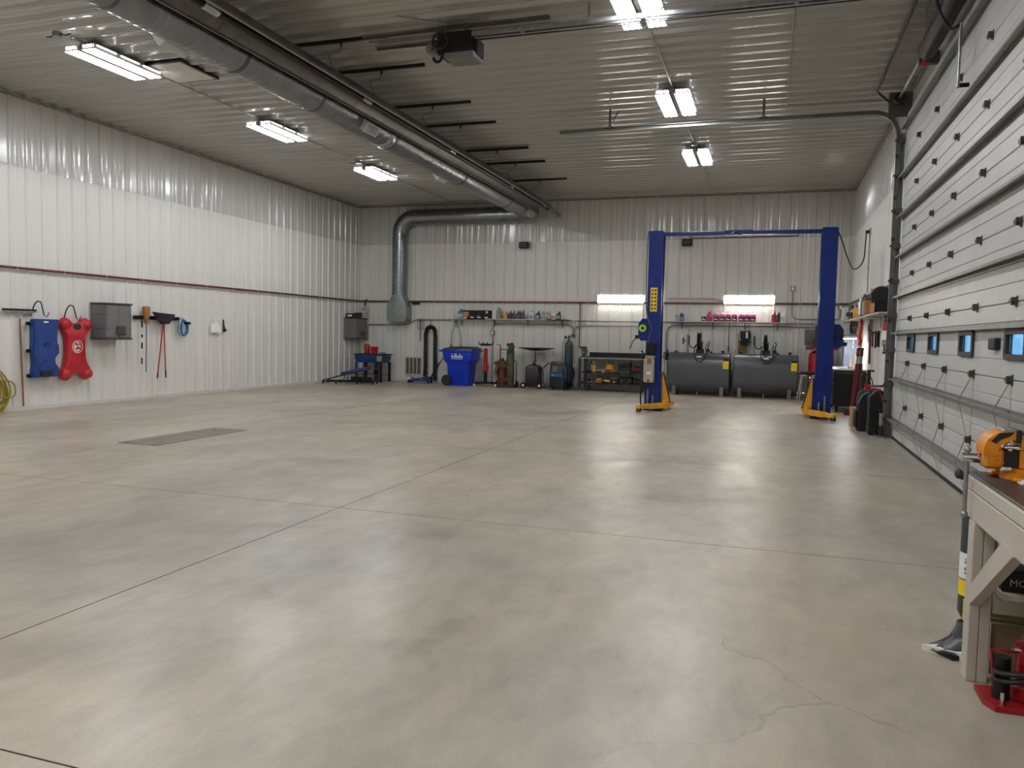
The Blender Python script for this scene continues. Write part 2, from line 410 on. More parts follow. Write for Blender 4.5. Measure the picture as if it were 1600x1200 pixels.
for nm, x in (('left', -8.78), ('right', -1.53)):
    for k, y in enumerate((5.0, 1.2, -2.2)):
        fixture('lit six-tube ceiling light behind the viewer, %s row, %s' % (nm, ('first', 'second', 'last')[k]), x, y)

# wall lamps over the shelves
LENS = M('lamp_lens', 'fffaf2', .4, emit=WALLLAMP, var=0)
def wall_lamp(label, x0, x1):
    t = thing('wall_lamp', label, 'wall lamp', ((x0 + x1) / 2, D - .03, 2.37), 0, 'long wall lamps on the back wall'); h = (x1 - x0) / 2
    MB().box(-h + .03, h - .03, -.05, 0, .04, .17, .006).obj('housing', WHITEP, t)
    pr = [(-.05, .0), (-.11, .03), (-.125, .085)]
    for k, (za, zb) in enumerate(((0, .095), (.105, .2))):
        m = MB(); rings = []
        for xx in (-h, -h + .03, h - .03, h):
            q = 0 if abs(xx) < h - .01 else .02
            zc = (za + zb) / 2; hz = (zb - za) / 2 - q * .6
            rings.append([(xx, -.05 - (.075 - q * 1.5) * math.sin(PI * i / 8), zc - hz * math.cos(PI * i / 8)) for i in range(9)])
        m.loft(rings).obj('lens', LENS, t)
    MB().box(-h - .004, h + .004, -.15, -.0, .204, .212, .002).box(-h - .008, -h - .002, -.13, 0, .0, .212, .002).box(h + .002, h + .008, -.13, 0, .0, .212, .002).obj('hood', WHITEP, t)
    for xx in (-h + .02, h - .02): MB().tube([(xx, -.03, .21), (xx + .03, -.02, .34)], .003, n=5).obj('wire', DKSTEEL, t)
    return t
wall_lamp('long lit wall lamp above the dark steel workbench, left of the lift', -4.5, -3.26)
wall_lamp('long lit wall lamp above the shelf of pink jugs', -1.17, .07)

# ------------------------------------------------------------------ conduit along the left light row, junction boxes
def conduit(label, pts, r=.011, mat=COND, cat='conduit', name='conduit', n=8): return tag(MB().tube(pts, r, n).obj(name, mat), label, cat)
zc = CZ - .012
conduit('thin conduit along the ceiling joining the left row of lights', [(-8.78, 8.1, zc), (-8.78, 9.4, zc), (-8.78, 20.9, zc)])
conduit('thin conduit along the ceiling joining the right row of lights', [(-1.53, 8.9, zc), (-1.53, 20.9, zc)])
conduit('conduit running on the ceiling near the spring shaft, bent to the right', [(.12, 7.0, zc), (.12, 13.4, zc), (.2, 13.5, zc), (1.78, 13.55, zc)])
for lab, x, y in (('junction box with stub cables beside the nearest left ceiling light', -8.85, 7.95), ('small junction box between the middle and farthest left ceiling lights', -8.78, 15.55), ('small junction box ahead of the farthest right ceiling light', -1.53, 15.6)):
    t = thing('junction_box', lab, 'junction box', (x, y, CZ))
    MB().cyl((0, 0, 0), (0, 0, -.055), .06, n=10).obj('box', GALVD, t)
    for s in (-1, 1): MB().tube([(s * .05, 0, -.03), (s * .13, 0, -.05), (s * .2, .02, -.03)], .009, 6).obj('cable', DKSTEEL, t)

# ceiling hatch
t = thing('ceiling_hatch', 'square white access hatch in the ceiling right of the nearest left light', 'hatch', (-8.40, 9.62, CZ))
MB().box(-.34, .34, -.37, .37, -.022, -.002, .003).obj('panel', M('hatch_white', 'cfcabf', .4), t)
fr = MB()
for a in ((-.38, .38, -.41, -.375), (-.38, .38, .375, .41), (-.38, -.345, -.375, .375), (.345, .38, -.375, .375)): fr.box(*a, -.018, .004)
fr.obj('frame', DKSTEEL, t); MB().cyl((-.28, -.3, -.02), (-.28, -.3, -.034), .012).obj('latch', WHITEP, t)

# ------------------------------------------------------------------ the round duct
DX, DZ, DR = -6.34, 4.80, .235
t = thing('spiral_duct', 'long round galvanised spiral duct turning down the back wall into a square boot', 'duct', (DX, D - .42, DZ))
prof = []; y = YB + .3; q = 0
while y < D - .62:
    prof += [(DR, y), (DR, y + .095), (DR + .005, y + .100), (DR + .005, y + .106)]; y += .110
MB().lathe(prof, (0, -(D - .42), 0), 'Y', 28).obj('main_run', DUCTM, t)
JR = M('duct_joint', '63676a', .4, .9)
for yy in (3.2, 6.25, 8.2, 9.9, 12.2, 15.4, 18.4, 20.3):
    MB().lathe([(DR + .004, -.03), (DR + .012, -.02), (DR + .012, .02), (DR + .004, .03)], (0, yy - (D - .42), 0), 'Y', 28).obj('joint_ring', JR, t)
MB().lathe([(DR + .004, -.12), (DR + .016, -.1), (DR + .016, .1), (DR + .004, .12)], (0, 12.05 - (D - .42), 0), 'Y', 28).obj('coupling', M('bright_galv', 'b4b8ba', .25, 1), t)
def gore(pts, r, name, nseg=24):
    m = MB(); m.tube(pts, r, nseg); return m.obj(name, DUCTM, t, ang=20)
VX = -10.42 - DX
gore(arc((-.40, -.22, 0), .40, 0, PI / 2, 5, 'xy'), DR + .004, 'elbow')
prof = []; x = -.40
while x > VX + .46:
    prof += [(.22, x), (.22, x - .085), (.225, x - .09), (.225, x - .096)]; x -= .1
MB().lathe(prof, (0, .18, 0), 'X', 28).obj('cross_run', DUCTM, t)
gore(arc((VX + .45, .18, -.45), .45, PI / 2, PI, 4, 'xz'), .225, 'elbow')
prof = []; z = -.45
while z > 2.55 - DZ:
    prof += [(.22, z), (.22, z - .085), (.225, z - .09), (.225, z - .096)]; z -= .1
MB().lathe(prof, (VX, .18, 0), 'Z', 28).obj('drop', DUCTM, t)
def rr(zr, hx, hy, n=28, sq=1):
    out = []
    for i in range(n):
        a = 2 * PI * i / n + PI / 4; cx, cy = math.cos(a), math.sin(a); k = 1 / max(abs(cx), abs(cy))
        rx = (1 - sq) * cx * .22 + sq * cx * k * hx; ry = (1 - sq) * cy * .22 + sq * cy * k * hy
        out.append((VX + rx, .18 + ry, zr - DZ))
    return out
BOOTM = M('boot_galv', '9aa3a2', .35, .85, var=.08)
MB().loft([rr(2.55, .3, .2, sq=0), rr(2.22, .31, .2), rr(1.78, .31, .2)]).obj('boot', BOOTM, t, ang=12)
def grille(yc, side):
    # shallow box on the flank of the duct carrying a louvred register
    a = math.radians(-35 if side > 0 else 215)
    c = (DR + .02) ; px, pz = math.cos(a) * c, math.sin(a) * c
    X = T((px, yc - (D - .42), pz), 0, -a, 0)
    g = MB().box(-.06, .07, -.2, .2, -.085, .085, .004, X).obj('register', M('register_white', 'c9c9c5', .4), t)
    m = MB()
    for k in range(6): m.box(.07, .078, -.17, .17, -.065 + k * .024, -.053 + k * .024, 0, X)
    m.obj('louvre', GALVD, g)
for yy in (7.4, 15.0): grille(yy, -1)
for yy in (11.2, 19.9): grille(yy, 1)
for yy in (4.0, 7.6, 11.2, 14.8, 18.2):
    MB().box(-.012, .012, yy - (D - .42) - .015, yy - (D - .42) + .015, DR, H - DZ - .02).obj('hanger', GALVD, t)

# ------------------------------------------------------------------ radiant tube heater
HX, HZ = -5.70, 4.74
t = thing('radiant_heater', 'long dark tube heater under an aluminium reflector beside the duct', 'heater', (HX, 12, HZ))
RM = M('heater_reflector', '6f6a63', .35, .9, var=.15)
HD = M('heater_tube', '2b2826', .45, .6, var=.2)
segs = [(-14.5, -7.6), (-7.6, -4.6), (-4.6, -1.6), (-1.6, 1.4), (1.4, 4.4), (4.4, 7.9)]
for a, b in segs:
    MB().prism([(-.235, -.035), (-.23, .0), (-.10, .14), (.10, .14), (.23, .0), (.235, -.035), (.24, -.035), (.236, .004), (.103, .147), (-.103, .147), (-.236, .004), (-.24, -.035)], 'Y', a + .005, b - .005).obj('reflector', RM, t)
EDGE = M('reflector_edge', 'a59f93', .4, .8)
for s in (-1, 1): MB().box(s * .238 - .006, s * .238 + .006, -14.5, 7.9, -.05, -.030, .002).obj('reflector_edge', EDGE, t)
MB().cyl((.02, -14.5, .045), (.02, D - 12 + .02, .02), .052, n=14).obj('tube', HD, t)
for yy in (-5.05, -1.75, 1.45, 4.9, 7.6): MB().cyl((.02, yy - .12, .045), (.02, yy + .12, .043), .062, n=14).obj('coupling', M('bright_galv', 'b4b8ba', .25, 1), t)
MB().cyl((.02, 8.0, .03), (.02, D - 12, .02), .06, n=14).obj('exhaust_pipe', GALVD, t)
for yy in (9.12, 10.22, 12.0, 13.22, 15.17, 16.41, 18.3):
    c = yy - 12
    MB().tube([(.30, c, CZ - HZ - .045), (.30, c, .34), (.26, c, .30), (.16, c, .30), (.12, c, .26), (.20, c, .02), (.235, c, -.03)], .0035, 5).obj('hanging_chain', DKSTEEL, t)
    MB().sph((.30, c, CZ - HZ - .07), (.016, .016, .03), 8, 6).obj('hook', BLACK, t)

# black steel strut bars on the ceiling
for k, yy in enumerate((9.12, 10.22, 12.0, 13.22, 15.17, 16.41, 18.3)):
    b = MB().box(-.82, .82, -.021, .021, -.042, 0, .004).obj('strut_bar', BLACK, None, (-5.55, yy, CZ))
    tag(b, 'short black steel strut bar across the ceiling above the heater, %s from the front' % ('first', 'second', 'third', 'fourth', 'fifth', 'sixth', 'seventh')[k], 'strut', 'black strut bars carrying the heater')
    MB().box(-.8, .8, -.012, .012, -.0425, -.040).obj('slot', RUBBER, b)

# perforated angles, door operator and its rail
PERF = M('perforated_steel', '5c5751', .5, .3)
for k, yy in enumerate((9.01, 9.22, 9.40)):
    t = thing('perforated_angle', 'long perforated steel angle above the door operator, %s of three' % ('front', 'middle', 'rear')[k], 'steel angle', (-3.82, yy, CZ), 0, 'perforated angles above the operator')
    if k == 1:
        m = MB().box(-1.23, 1.23, -.03, .03, -.042, -.038)
    else:
        m = MB().box(-1.23, 1.23, -.03, .03, -.044, -.038).box(-1.23, 1.23, .024, .03, -.075, -.04)
    m.obj('angle', PERF, t)
    h = MB()
    for i in range(44): h.box(-1.2 + i * .055, -1.176 + i * .055, -.008, .008, -.0455, -.037)
    h.obj('punched_holes', M('hole_light', '8d8780', .6), t)['kind'] = 'stuff'
t = thing('door_operator', 'black chain-drive door operator with exposed gears hanging from the ceiling', 'door operator', (-3.78, 9.12, 4.76))
MB().box(-.2, .24, -.16, .16, .06, .32, .008).obj('case', BLACK, t)
MB().box(-.1, .28, -.18, .14, .0, .07, .01).obj('cover', M('operator_grey', '6d6a66', .5), t)
MB().box(.22, .3, -.1, .12, .05, .24, .006).obj('side_box', BLKPL, t)
g = MB().tube(arc((-.16, -.17, .22), .1, 0, 2 * PI, 20, 'xz')[:-1], .014, 6, True)
for k in range(4): g.box(-.095, .095, -.008, .008, -.008, .008, 0, T((-.16, -.17, .22), 0, k * PI / 4, 0))
g.obj('pulley', DKSTEEL, t)
MB().cyl((-.3, -.12, .16), (-.3, .1, .16), .075, n=16).cyl((-.3, -.15, .16), (-.3, .12, .16), .03, n=10).obj('motor', GALVD, t)
MB().tube(arc((-.22, -.1, .05), .055, PI, 2 * PI, 8, 'xz'), .018, 6).obj('brake_lever', BLACK, t)
for sx in (-.12, .16):
    for sy in (-.12, .12): MB().box(sx - .02, sx + .02, sy - .004, sy + .004, .31, H - 4.76 - .06).obj('hanger', PERF, t)
MB().tube(spline([(-.02, .02, .32), (-.1, -.1, .42), (-.3, -.25, .43), (-.6, -.5, .43)]), .012, 7).obj('flex_conduit', GALV, t)
RAIL = t = thing('operator_rail', 'galvanised operator rail running from the operator to the overhead door', 'rail', (-3.5, 8.92, 4.99))
MB().box(0, 5.12, -.06, -.03, -.025, .025, .003).box(0, 5.12, .03, .06, -.025, .025, .003).obj('rail', GALV, t)
for x in (.6, 2.0, 3.6, 4.9): MB().box(x, x + .05, -.055, .055, -.03, -.02).obj('spreader', GALVD, t)
MB().cyl((.1, 0, -.06), (5.1, 0, -.06), .007, n=6).obj('chain', BLACK, t)
for x in (1.4, 3.4): MB().box(x, x + .03, -.05, -.045, .02, H - 4.99 - .03).obj('hanger', GALVD, t)
MB().box(5.0, 5.16, -.07, .07, -.05, .06, .004).obj('header_bracket', PERF, t)

# ------------------------------------------------------------------ overhead door
DF = 1.80                          # inner face of the door
DY0, DY1 = 4.95, 12.97
door = struct(MB().box(DF + .045, DF + .052, DY0, DY1, .03, 1.31).box(DF + .045, DF + .052, DY0, DY1, 1.57, 4.82).obj('door_1', M('door_outer', 'c9c8c4', .5)))
DOORM = M('door_white', 'bcbbb7', .45, var=.05, scale=3, bump=.12, bscale=45)
zb = [.03, .55, 1.16, 1.77, 2.38, 2.99, 3.60, 4.21, 4.82]
WY = [11.63, 10.12, 8.52, 6.92, 5.4]; WH, WZ0, WZ1 = .285, 1.325, 1.555
for k in range(8):
    z0, z1 = zb[k] + .002, zb[k+1] - .002; hgt = (z1 - z0) / 4
    m = MB()
    for j in range(4):
        a, b = z0 + j * hgt + .001, z0 + (j + 1) * hgt - .001
        if k != 2 or b < WZ0 + .01 or a > WZ1 - .01:
            m.box(DF, DF + .045, DY0, DY1, a, b, .006)
        else:
            ys = [DY0] + [q for wy in sorted(WY) for q in (wy - WH + .02, wy + WH - .02)] + [DY1]
            for i in range(0, len(ys), 2): m.box(DF, DF + .045, ys[i], ys[i+1], a, b, .006)
            if a < WZ0 + .02:
                for wy in WY: m.box(DF, DF + .045, wy - WH, wy + WH, a, WZ0 + .02)
            if b > WZ1 - .02:
                for wy in WY: m.box(DF, DF + .045, wy - WH, wy + WH, WZ1 - .02, b)
    m.obj('door_section', DOORM, door)
# windows
GLASS = M('window_glass', 'ffffff', .02, trans=1, var=0)
WFM = M('window_frame_black', '2a2a2c', .5, var=.1)
for wy in WY:
    def rrect(hw, hh, r, n=4):
        o = []
        for cx, cy, a0 in ((hw - r, hh - r, 0), (-hw + r, hh - r, PI / 2), (-hw + r, -hh + r, PI), (hw - r, -hh + r, 1.5 * PI)):
            o += [(cx + r * math.cos(a0 + PI / 2 * i / n), cy + r * math.sin(a0 + PI / 2 * i / n)) for i in range(n + 1)]
        return o
    zc_ = (WZ0 + WZ1) / 2; O = rrect(WH, .125, .04); I = rrect(WH - .055, .078, .015)
    def ring(P, x): return [(x, wy + p[0], zc_ + p[1]) for p in P]
    f = MB().loft([ring(O, DF - .002), ring(O, DF - .022), ring(I, DF - .022), ring(I, DF + .03), ring(O, DF + .03)], caps=False).obj('window_frame', WFM, door)
    MB().box(DF + .012, DF + .018, wy - WH + .056, wy + WH - .056, zc_ - .077, zc_ + .077).obj('pane', GLASS, f)
# struts, hinges, braces
STM = M('strut_galv', '8f8f8a', .42, .75, var=.15, scale=6)
SZ = [.29, .90, 1.585, 2.12, 2.71, 3.30, 3.90, 4.60]
for z in SZ:
    MB().prism([(DF - .001, z - .045), (DF - .006, z - .045), (DF - .006, z - .004), (DF - .078, z - .004), (DF - .078, z - .022), (DF - .083, z - .022), (DF - .083, z + .004), (DF - .006, z + .004), (DF - .006, z + .03), (DF - .001, z + .03)], 'Y', DY0, DY1 + .04).obj('strut', STM, door)
HY = [11.78, 10.585, 9.40, 8.205, 7.0, 5.8]
HNG = M('hinge_dark', '4a443c', .5, .4)
hm = MB().prism([(-.04, -.045), (.01, -.036), (.048, 0), (.01, .036), (-.04, .045)], 'X', -.008, 0).prism([(-.034, -.03), (.036, -.004), (.036, .012), (-.034, .034)], 'X', -.045, -.008).cyl((-.03, -.034, -.01), (-.03, .034, -.01), .009, n=8).mesh('hinge', HNG)
for z in zb[1:8]:
    for y in HY: link('hinge', hm, door, (DF, y, z))
BR = M('brace_wire', 'a9a59d', .5, .5)
for y in HY:
    MB().tube([(DF - .02, y, 1.13), (DF - .08, y + .16, .905), (DF - .03, y + .02, .58), (DF - .08, y + .16, .295), (DF - .01, y + .04, .05)], .0055, 5).obj('brace_cable', BR, door)
    MB().box(DF - .006, DF, y - .012, y + .012, .05, 1.12).obj('stile', DOORM, door)
MB().box(DF - .01, DF + .04, DY0, DY1, .0, .035, .008).obj('bottom_seal', RUBBER, door)
# black sensor on the window edge
tag(MB().box(-.05, 0, -.1, .1, -.05, .05, .012).obj('door_sensor', BLKPL, None, (DF - .001, 7.46, 1.44)), 'black plastic box fixed to the door beside the nearest window', 'sensor')

# tracks
TRK = M('track_galv', '80827f', .42, .8, var=.15)
t = thing('door_track', 'galvanised door track rising beside the door and curving under the ceiling', 'track', (1.70, 13.04, 0))
rad = .36; topz = 4.87
cl = [(0, 0, .0), (0, 0, topz - rad)] + arc((-rad, 0, topz - rad), rad, 0, PI / 2, 10, 'xz')[1:] + [(-3.52 - 1.70, 0, topz)]
def sweep(path, poly):
    rings = []
    for i, p in enumerate(path):
        a = Vector(path[max(i - 1, 0)]); b = Vector(path[min(i + 1, len(path) - 1)]); d = (b - a).normalized()
        nrm = Vector((d.z, 0, -d.x))
        rings.append([tuple(Vector(p) + nrm * q[0] + Vector((0, q[1], 0))) for q in poly])
    return MB().loft(rings)
sweep(cl, [(-.03, -.025), (-.026, -.025), (-.026, .021), (.026, .021), (.026, -.025), (.03, -.025), (.03, .025), (-.03, .025)]).obj('rail', TRK, t)
MB().box(.09, .095, .02, .10, 0, topz - .3).box(.02, .095, .095, .1, 0, topz - .3).obj('angle', TRK, t)
for k in range(9):
    z = .25 + k * .52
    MB().box(-.005, .1, -.03, .075, z, z + .07, .004).box(-.05, .0, -.04, .02, z + .02, z + .05, .004).obj('bracket', PERF, t)
for z in zb[1:8]: MB().cyl((-.01, -.06, z), (-.01, .015, z), .024, n=10).obj('roller', DKSTEEL, t)
for xx in (-2.66, -.23):
    X = xx - 1.70
    MB().box(X - .02, X + .02, -.004, .0, topz + .02, H - .04).box(X - .06, X + .06, -.03, .03, topz + .025, topz + .05).obj('hanger', PERF, t)
    if xx < -1: MB().tube([(X, 0, topz + .04), (X + .13, .05, H - .06)], .012, 5).obj('hanger_brace', PERF, t)
t = thing('spring_shaft', 'black torsion spring barrel on a shaft along the top of the overhead door', 'spring', (1.66, 12.6, 5.0))
MB().cyl((0, .35, 0), (0, -7.8, 0), .019, n=10).obj('shaft', STEEL, t)
MB().lathe([(.02, -1.9), (.104, -1.9), (.108, -1.93), (.108, -4.0), (.104, -4.03), (.02, -4.03)], (0, 0, -.05), 'Y', 20).obj('spring', BLACK, t)
MB().lathe([(.02, -4.6), (.088, -4.6), (.092, -4.63), (.092, -6.7), (.02, -6.72)], (0, 0, -.05), 'Y', 20).obj('spring', BLACK, t)
for yy in (-1.55, -4.3): MB().box(-.03, .2, yy - .01, yy + .08, -.09, .06, .004).obj('bearing_plate', PERF, t)
MB().box(-.12, .2, .40, .415, -.22, .14).obj('end_plate', PERF, t)
MB().lathe([(.02, .18), (.075, .18), (.06, .21), (.055, .3), (.08, .33), (.02, .33)], (0, 0, 0), 'Y', 18).obj('cable_drum', DKSTEEL, t)
MB().tube([(.06, .25, -.05), (.07, .25, -4.7)], .003, 5).obj('lift_cable', DKSTEEL, t)
conduit('dark pipe along the ceiling bending down to the spring bracket', [(1.38, 6.2, zc - .006), (1.38, 13.0, zc - .006), (1.40, 13.06, zc - .02), (1.62, 13.12, 4.98)], .016, DKSTEEL, 'pipe', 'pipe')
t = RAIL; ox, oy, oz = 1.66 + 3.5, 8.85 - 8.92, 3.96 - 4.99
MB().box(ox - .012, ox + .012, oy - .03, oy + .03, oz, oz + .62, .004).obj('arm', GALV, t); MB().cyl((ox - .01, oy, oz + .02), (ox + .1, oy, oz + .02), .022, n=10).obj('arm_pivot', BLACK, t)
MB().tube(spline([(ox - .25, oy, oz + 1.0), (ox - .18, oy + .08, oz + .78), (ox - .08, oy + .06, oz + .60), (ox, oy, oz + .62)]), .017, 7).obj('rubber_link', BLACK, t)
ox, oy, oz = 1.42 + 3.5, 9.3 - 8.92, 4.36 - 4.99
MB().tube([(ox, .04, -.03), (ox, oy, -.06), (ox, oy, oz + .03)], .004, 5).obj('release_cord', M('cord_red', '7a3b34', .6), t); MB().cyl((ox, oy, oz + .04), (ox, oy, oz - .03), .01, .028, n=8).obj('release_handle', REDP, t)

# ------------------------------------------------------------------ shared small builders
def rring(hw, hd, r, z, cx=0, cy=0, n=3):
    r = min(r, hw * .999, hd * .999); o = []
    for sx, sy, a0 in ((1, 1, 0), (-1, 1, PI / 2), (-1, -1, PI), (1, -1, 1.5 * PI)):
        o += [(cx + sx * (hw - r) + r * math.cos(a0 + PI / 2 * i / n), cy + sy * (hd - r) + r * math.sin(a0 + PI / 2 * i / n), z) for i in range(n + 1)]
    return o
def caster(parent, x, y, r=.04, mat=None, zb=0):
    MB().cyl((x - r * .3, y, r + zb), (x + r * .3, y, r + zb), r, n=12).box(x - r * .45, x + r * .45, y - .012, y + .012, r + zb, r * 2.2 + zb).obj('caster', mat or BLKPL, parent)
WX = L + .028          # face of the ribs on the left wall
WBY = D - .028         # face of the ribs on the back wall
WRX = R - .028

# ------------------------------------------------------------------ left wall
t = thing('hose_coil', 'yellow hose coiled on a hook at the left edge of the picture', 'hose', (WX + .06, 9.15, .45))
HOSEY = M('hose_yellow', '9a861d', .5, var=.1)
for k in range(7):
    a = .30 + .035 * (k % 4); b = .36 + .012 * k; dx = .018 * (k % 3)
    MB().tube([(dx + .004 * math.sin(3 * q), (a + .03 * (k % 3)) * math.cos(q) * (1 - .25 * math.sin(q)) , b * math.sin(q) - .02 * k + .02) for q in [2 * PI * i / 28 for i in range(28)]], .013, 7, True).obj('loop', HOSEY, t)
MB().tube(spline([(.06, .1, .1), (.07, .42, .06), (.07, .50, -.06), (.07, .44, -.2), (.07, .05, -.16)]), .012, 7).obj('loose_end', HOSEY, t)
MB().box(-.06, .05, -.04, .04, .33, .42, .01).obj('hook', DKSTEEL, t)

t = thing('floor_squeegee', 'floor squeegee hung head up beside the blue creeper, brown handle', 'squeegee', (WX + .04, 9.83, .08))
MB().tube([(0, .04, 0), (0, 0, 1.46)], .014, 8).obj('handle', WOOD, t)
MB().box(-.015, .015, -.31, .31, 1.595, 1.625, .004).obj('blade', RUBBER, t)
MB().box(-.012, .012, -.30, .30, 1.565, 1.595, .004).obj('channel', STEEL, t)
for s in (-1, 1): MB().tube(spline([(0, 0, 1.44), (0, s * .06, 1.52), (0, s * .2, 1.53), (0, s * .24, 1.57)]), .007, 6).obj('brace', STEEL, t)

def wall_hook(label, y, z, hh, w):
    t = thing('wall_hook', label, 'hook', (WX, y, z))
    MB().tube(spline([(.02, -w / 2, 0), (.06, -w / 2 + .01, hh * .6), (.10, -w / 4, hh * .96), (.12, 0, hh), (.12, w / 4, hh * .92), (.12, w / 2, hh * .4), (.12, w / 2 + .02, .02)]), .011, 7).obj('bar', DKSTEEL, t)
    MB().tube([(.12, w / 2 + .02, .02), (.14, w / 2 + .06, -.02), (.14, w / 2 + .10, .06)], .008, 6).obj('tip', DKSTEEL, t)
wall_hook('bent steel hook above the blue creeper', 10.13, 1.60, .24, .14)
wall_hook('bent steel hook above the red creeper', 10.78, 1.56, .24, .15)

# blue creeper (moulded body in profile, pad, casters)
t = thing('mechanic_creeper', 'blue moulded plastic creeper hanging upright on the left wall', 'creeper', (WX + .03, 10.235, .555))
out = [(-.26, 0), (.26, 0), (.26, .135), (.24, .16), (.205, .20), (.185, .26), (.19, .32), (.225, .37), (.265, .41), (.265, .55), (.235, .57), (.235, .86), (.265, .89), (.265, .99), (-.21, .99), (-.235, .97), (-.235, .56), (-.25, .54), (-.255, .38), (-.225, .33), (-.215, .24), (-.235, .17), (-.26, .13)]
MB().prism(out, 'X', .03, .10).prism([(y * .93, .03 + z * .95) for y, z in out], 'X', .10, .112).obj('body', BLUEP, t, ang=50)
MB().box(.105, .125, -.17, .15, .10, .53, .02).box(.10, .118, -.19, .19, .56, .96, .012).obj('raised_panel', BLUEP, t)
MB().prism([(-.19, .15), (-.02, .30), (.13, .30), (.2, .15)], 'X', .105, .135).obj('shoulder_pad', BLUEP, t)
MB().box(.105, .14, -.11, .11, .015, .10, .012).obj('headrest', BLKPL, t)
MB().cyl((.116, .02, .56), (.124, .02, .56), .048, n=18).obj('emblem', M('emblem_dark', '15244f', .5), t)
MB().box(.12, .126, -.05, .04, .93, .955).obj('sticker', WHITEP, t)
for zz in (.03, .45, .91): MB().cyl((.005, -.27, zz), (.045, -.27, zz), .034, n=12).box(.0, .05, -.26, -.22, zz - .015, zz + .015).obj('caster', BLACK, t)

# red creeper, bone shaped
t = thing('mechanic_creeper', 'red bone-shaped plastic creeper with a round white badge on the left wall', 'creeper', (WX + .03, 10.87, .47))
def bone(k=1.0):
    half = [(0, .115), (.06, .115), (.10, .085), (.14, .03), (.19, 0), (.25, .01), (.305, .06), (.32, .12), (.30, .18), (.25, .24), (.215, .32), (.20, .42), (.19, .55), (.19, .70), (.20, .80), (.235, .87), (.29, .93), (.315, .99), (.30, 1.06), (.25, 1.11), (.18, 1.115), (.13, 1.085), (.09, 1.04), (.05, 1.02), (0, 1.02)]
    pts = half + [(-y, z) for y, z in half[-2:0:-1]]
    return [(y * k, .56 + (z - .56) * k) for y, z in pts]
m = MB()
def ringx(k, x): return [(x, p[0], p[1]) for p in bone(k)]
m.loft([ringx(.97, .0), ringx(1, .02), ringx(1, .07), ringx(.96, .10), ringx(.88, .115)]).obj('body', REDV, t, ang=60)
for y, z in ((.235, .115), (-.235, .115), (.23, 1.0), (-.23, 1.0)):
    MB().lathe([(.085, .09), (.08, .13), (.05, .15), (0, .152)], (0, y, z), 'X', 18).obj('wheel_boss', REDV, t, ang=60)
MB().lathe([(.075, .11), (.075, .12), (0, .121)], (0, 0, .955), 'X', 16, sx=1.1, sy=.75).obj('handle_hole', M('hole_green', '14261c', .6), t)
b = MB().lathe([(.112, .11), (.112, .119), (0, .1195)], (0, 0, .60), 'X', 24).obj('badge', WHITEP, t)
MB().lathe([(.102, .118), (.102, .1215), (0, .122)], (0, 0, .60), 'X', 24).obj('badge_red_ring', REDV, b)
MB().lathe([(.085, .12), (.085, .1235), (0, .124)], (0, -.012, .60), 'X', 20, sx=.8).obj('badge_centre', WHITEP, b)
for y, z, r, mt in ((-.03, .645, .03, REDV), (.025, .64, .022, M('badge_green', '5e7a55', .6)), (-.02, .57, .034, MATS['badge_green']), (.025, .575, .026, REDV), (0, .605, .014, BLACK)):
    MB().lathe([(r, .123), (r, .1255), (0, .126)], (0, y, z), 'X', 10).obj('badge_mark', mt, b)

# wall cabinets
def cabinet(label, y0, y1, z0, z1, depth, lockpos):
    w = y1 - y0; h = z1 - z0
    t = thing('wall_cabinet', label, 'cabinet', (WX, y0, z0), 0, 'grey plastic wall cabinets')
    MB().box(0, depth - .03, .01, w - .01, .03, h - .03, .006).obj('body', GREYCAB, t)
    MB().box(-.0, depth + .015, -.01, w + .01, h - .035, h, .008).obj('top', DGREY, t)
    MB().box(-.0, depth + .005, -.01, w + .01, 0, .035, .008).obj('base', DGREY, t)
    for a, b in ((.012, w * .5 - .003), (w * .5 + .003, w - .012)):
        d = MB().box(depth - .03, depth, a, b, .04, h - .04, .006).obj('door', GREYCAB, t)
        for zz in (h * .3, h * .68): MB().box(depth - .002, depth + .004, (a if a < .1 else b - .075) + .01, (a if a < .1 else b - .075) + .07, zz - .006, zz + .006).obj('hinge_slot', DGREY, d)
    MB().box(depth, depth + .045, w * .5 - .08, w * .5 + .13, h * .14, h * .39, .02).obj('latch_box', DGREY, t)
    for zz in (h * .3, h * .68):
        for yy in (.04, .10, .2): MB().box(.06 + yy, .13 + yy, .005, .012, zz - .006, zz + .006).obj('side_slot', DGREY, t)
    return t
cabinet('grey two-door plastic wall cabinet between the red creeper and the brooms', 11.29, 11.90, 1.20, 1.88, .37, .6)
cabinet('grey two-door plastic wall cabinet in the far left corner', 20.33, 21.0, 1.23, 1.86, .40, .6)
t = thing('tool_case', 'flat black case with a white label on top of the corner wall cabinet', 'case', (WX + .2, 20.55, 1.862))
MB().box(-.16, .16, -.2, .22, 0, .12, .012).obj('shell', BLKPL, t); MB().box(-.1, .05, -.203, -.2, .03, .08).obj('label_sticker', PAPER, t)
MB().box(.0, .18, .0, .2, .12, .15, .008).obj('lid', BLKPL, t)
t = thing('pressure_gauge', 'pale round gauge with dark needle under the air pipe in the far left corner', 'gauge', (-11.62, D - .09, 2.10))
MB().lathe([(.12, .03), (.13, 0), (.13, -.06), (.115, -.075), (0, -.076)], (0, 0, 0), 'Y', 22).obj('dial', M('gauge_pale', 'b9b6a6', .5), t)
MB().tube(arc((0, -.08, -.02), .06, PI * .15, PI * .85, 6, 'xz'), .008, 5).obj('needle', BLACK, t)
MB().cyl((0, 0, .12), (0, 0, .31), .016, n=8).obj('stem', DKSTEEL, t)
MB().box(-.09, .09, -.07, .02, -.24, -.12, .01).obj('base', M('gauge_pale', 'b9b6a6', .5), t)

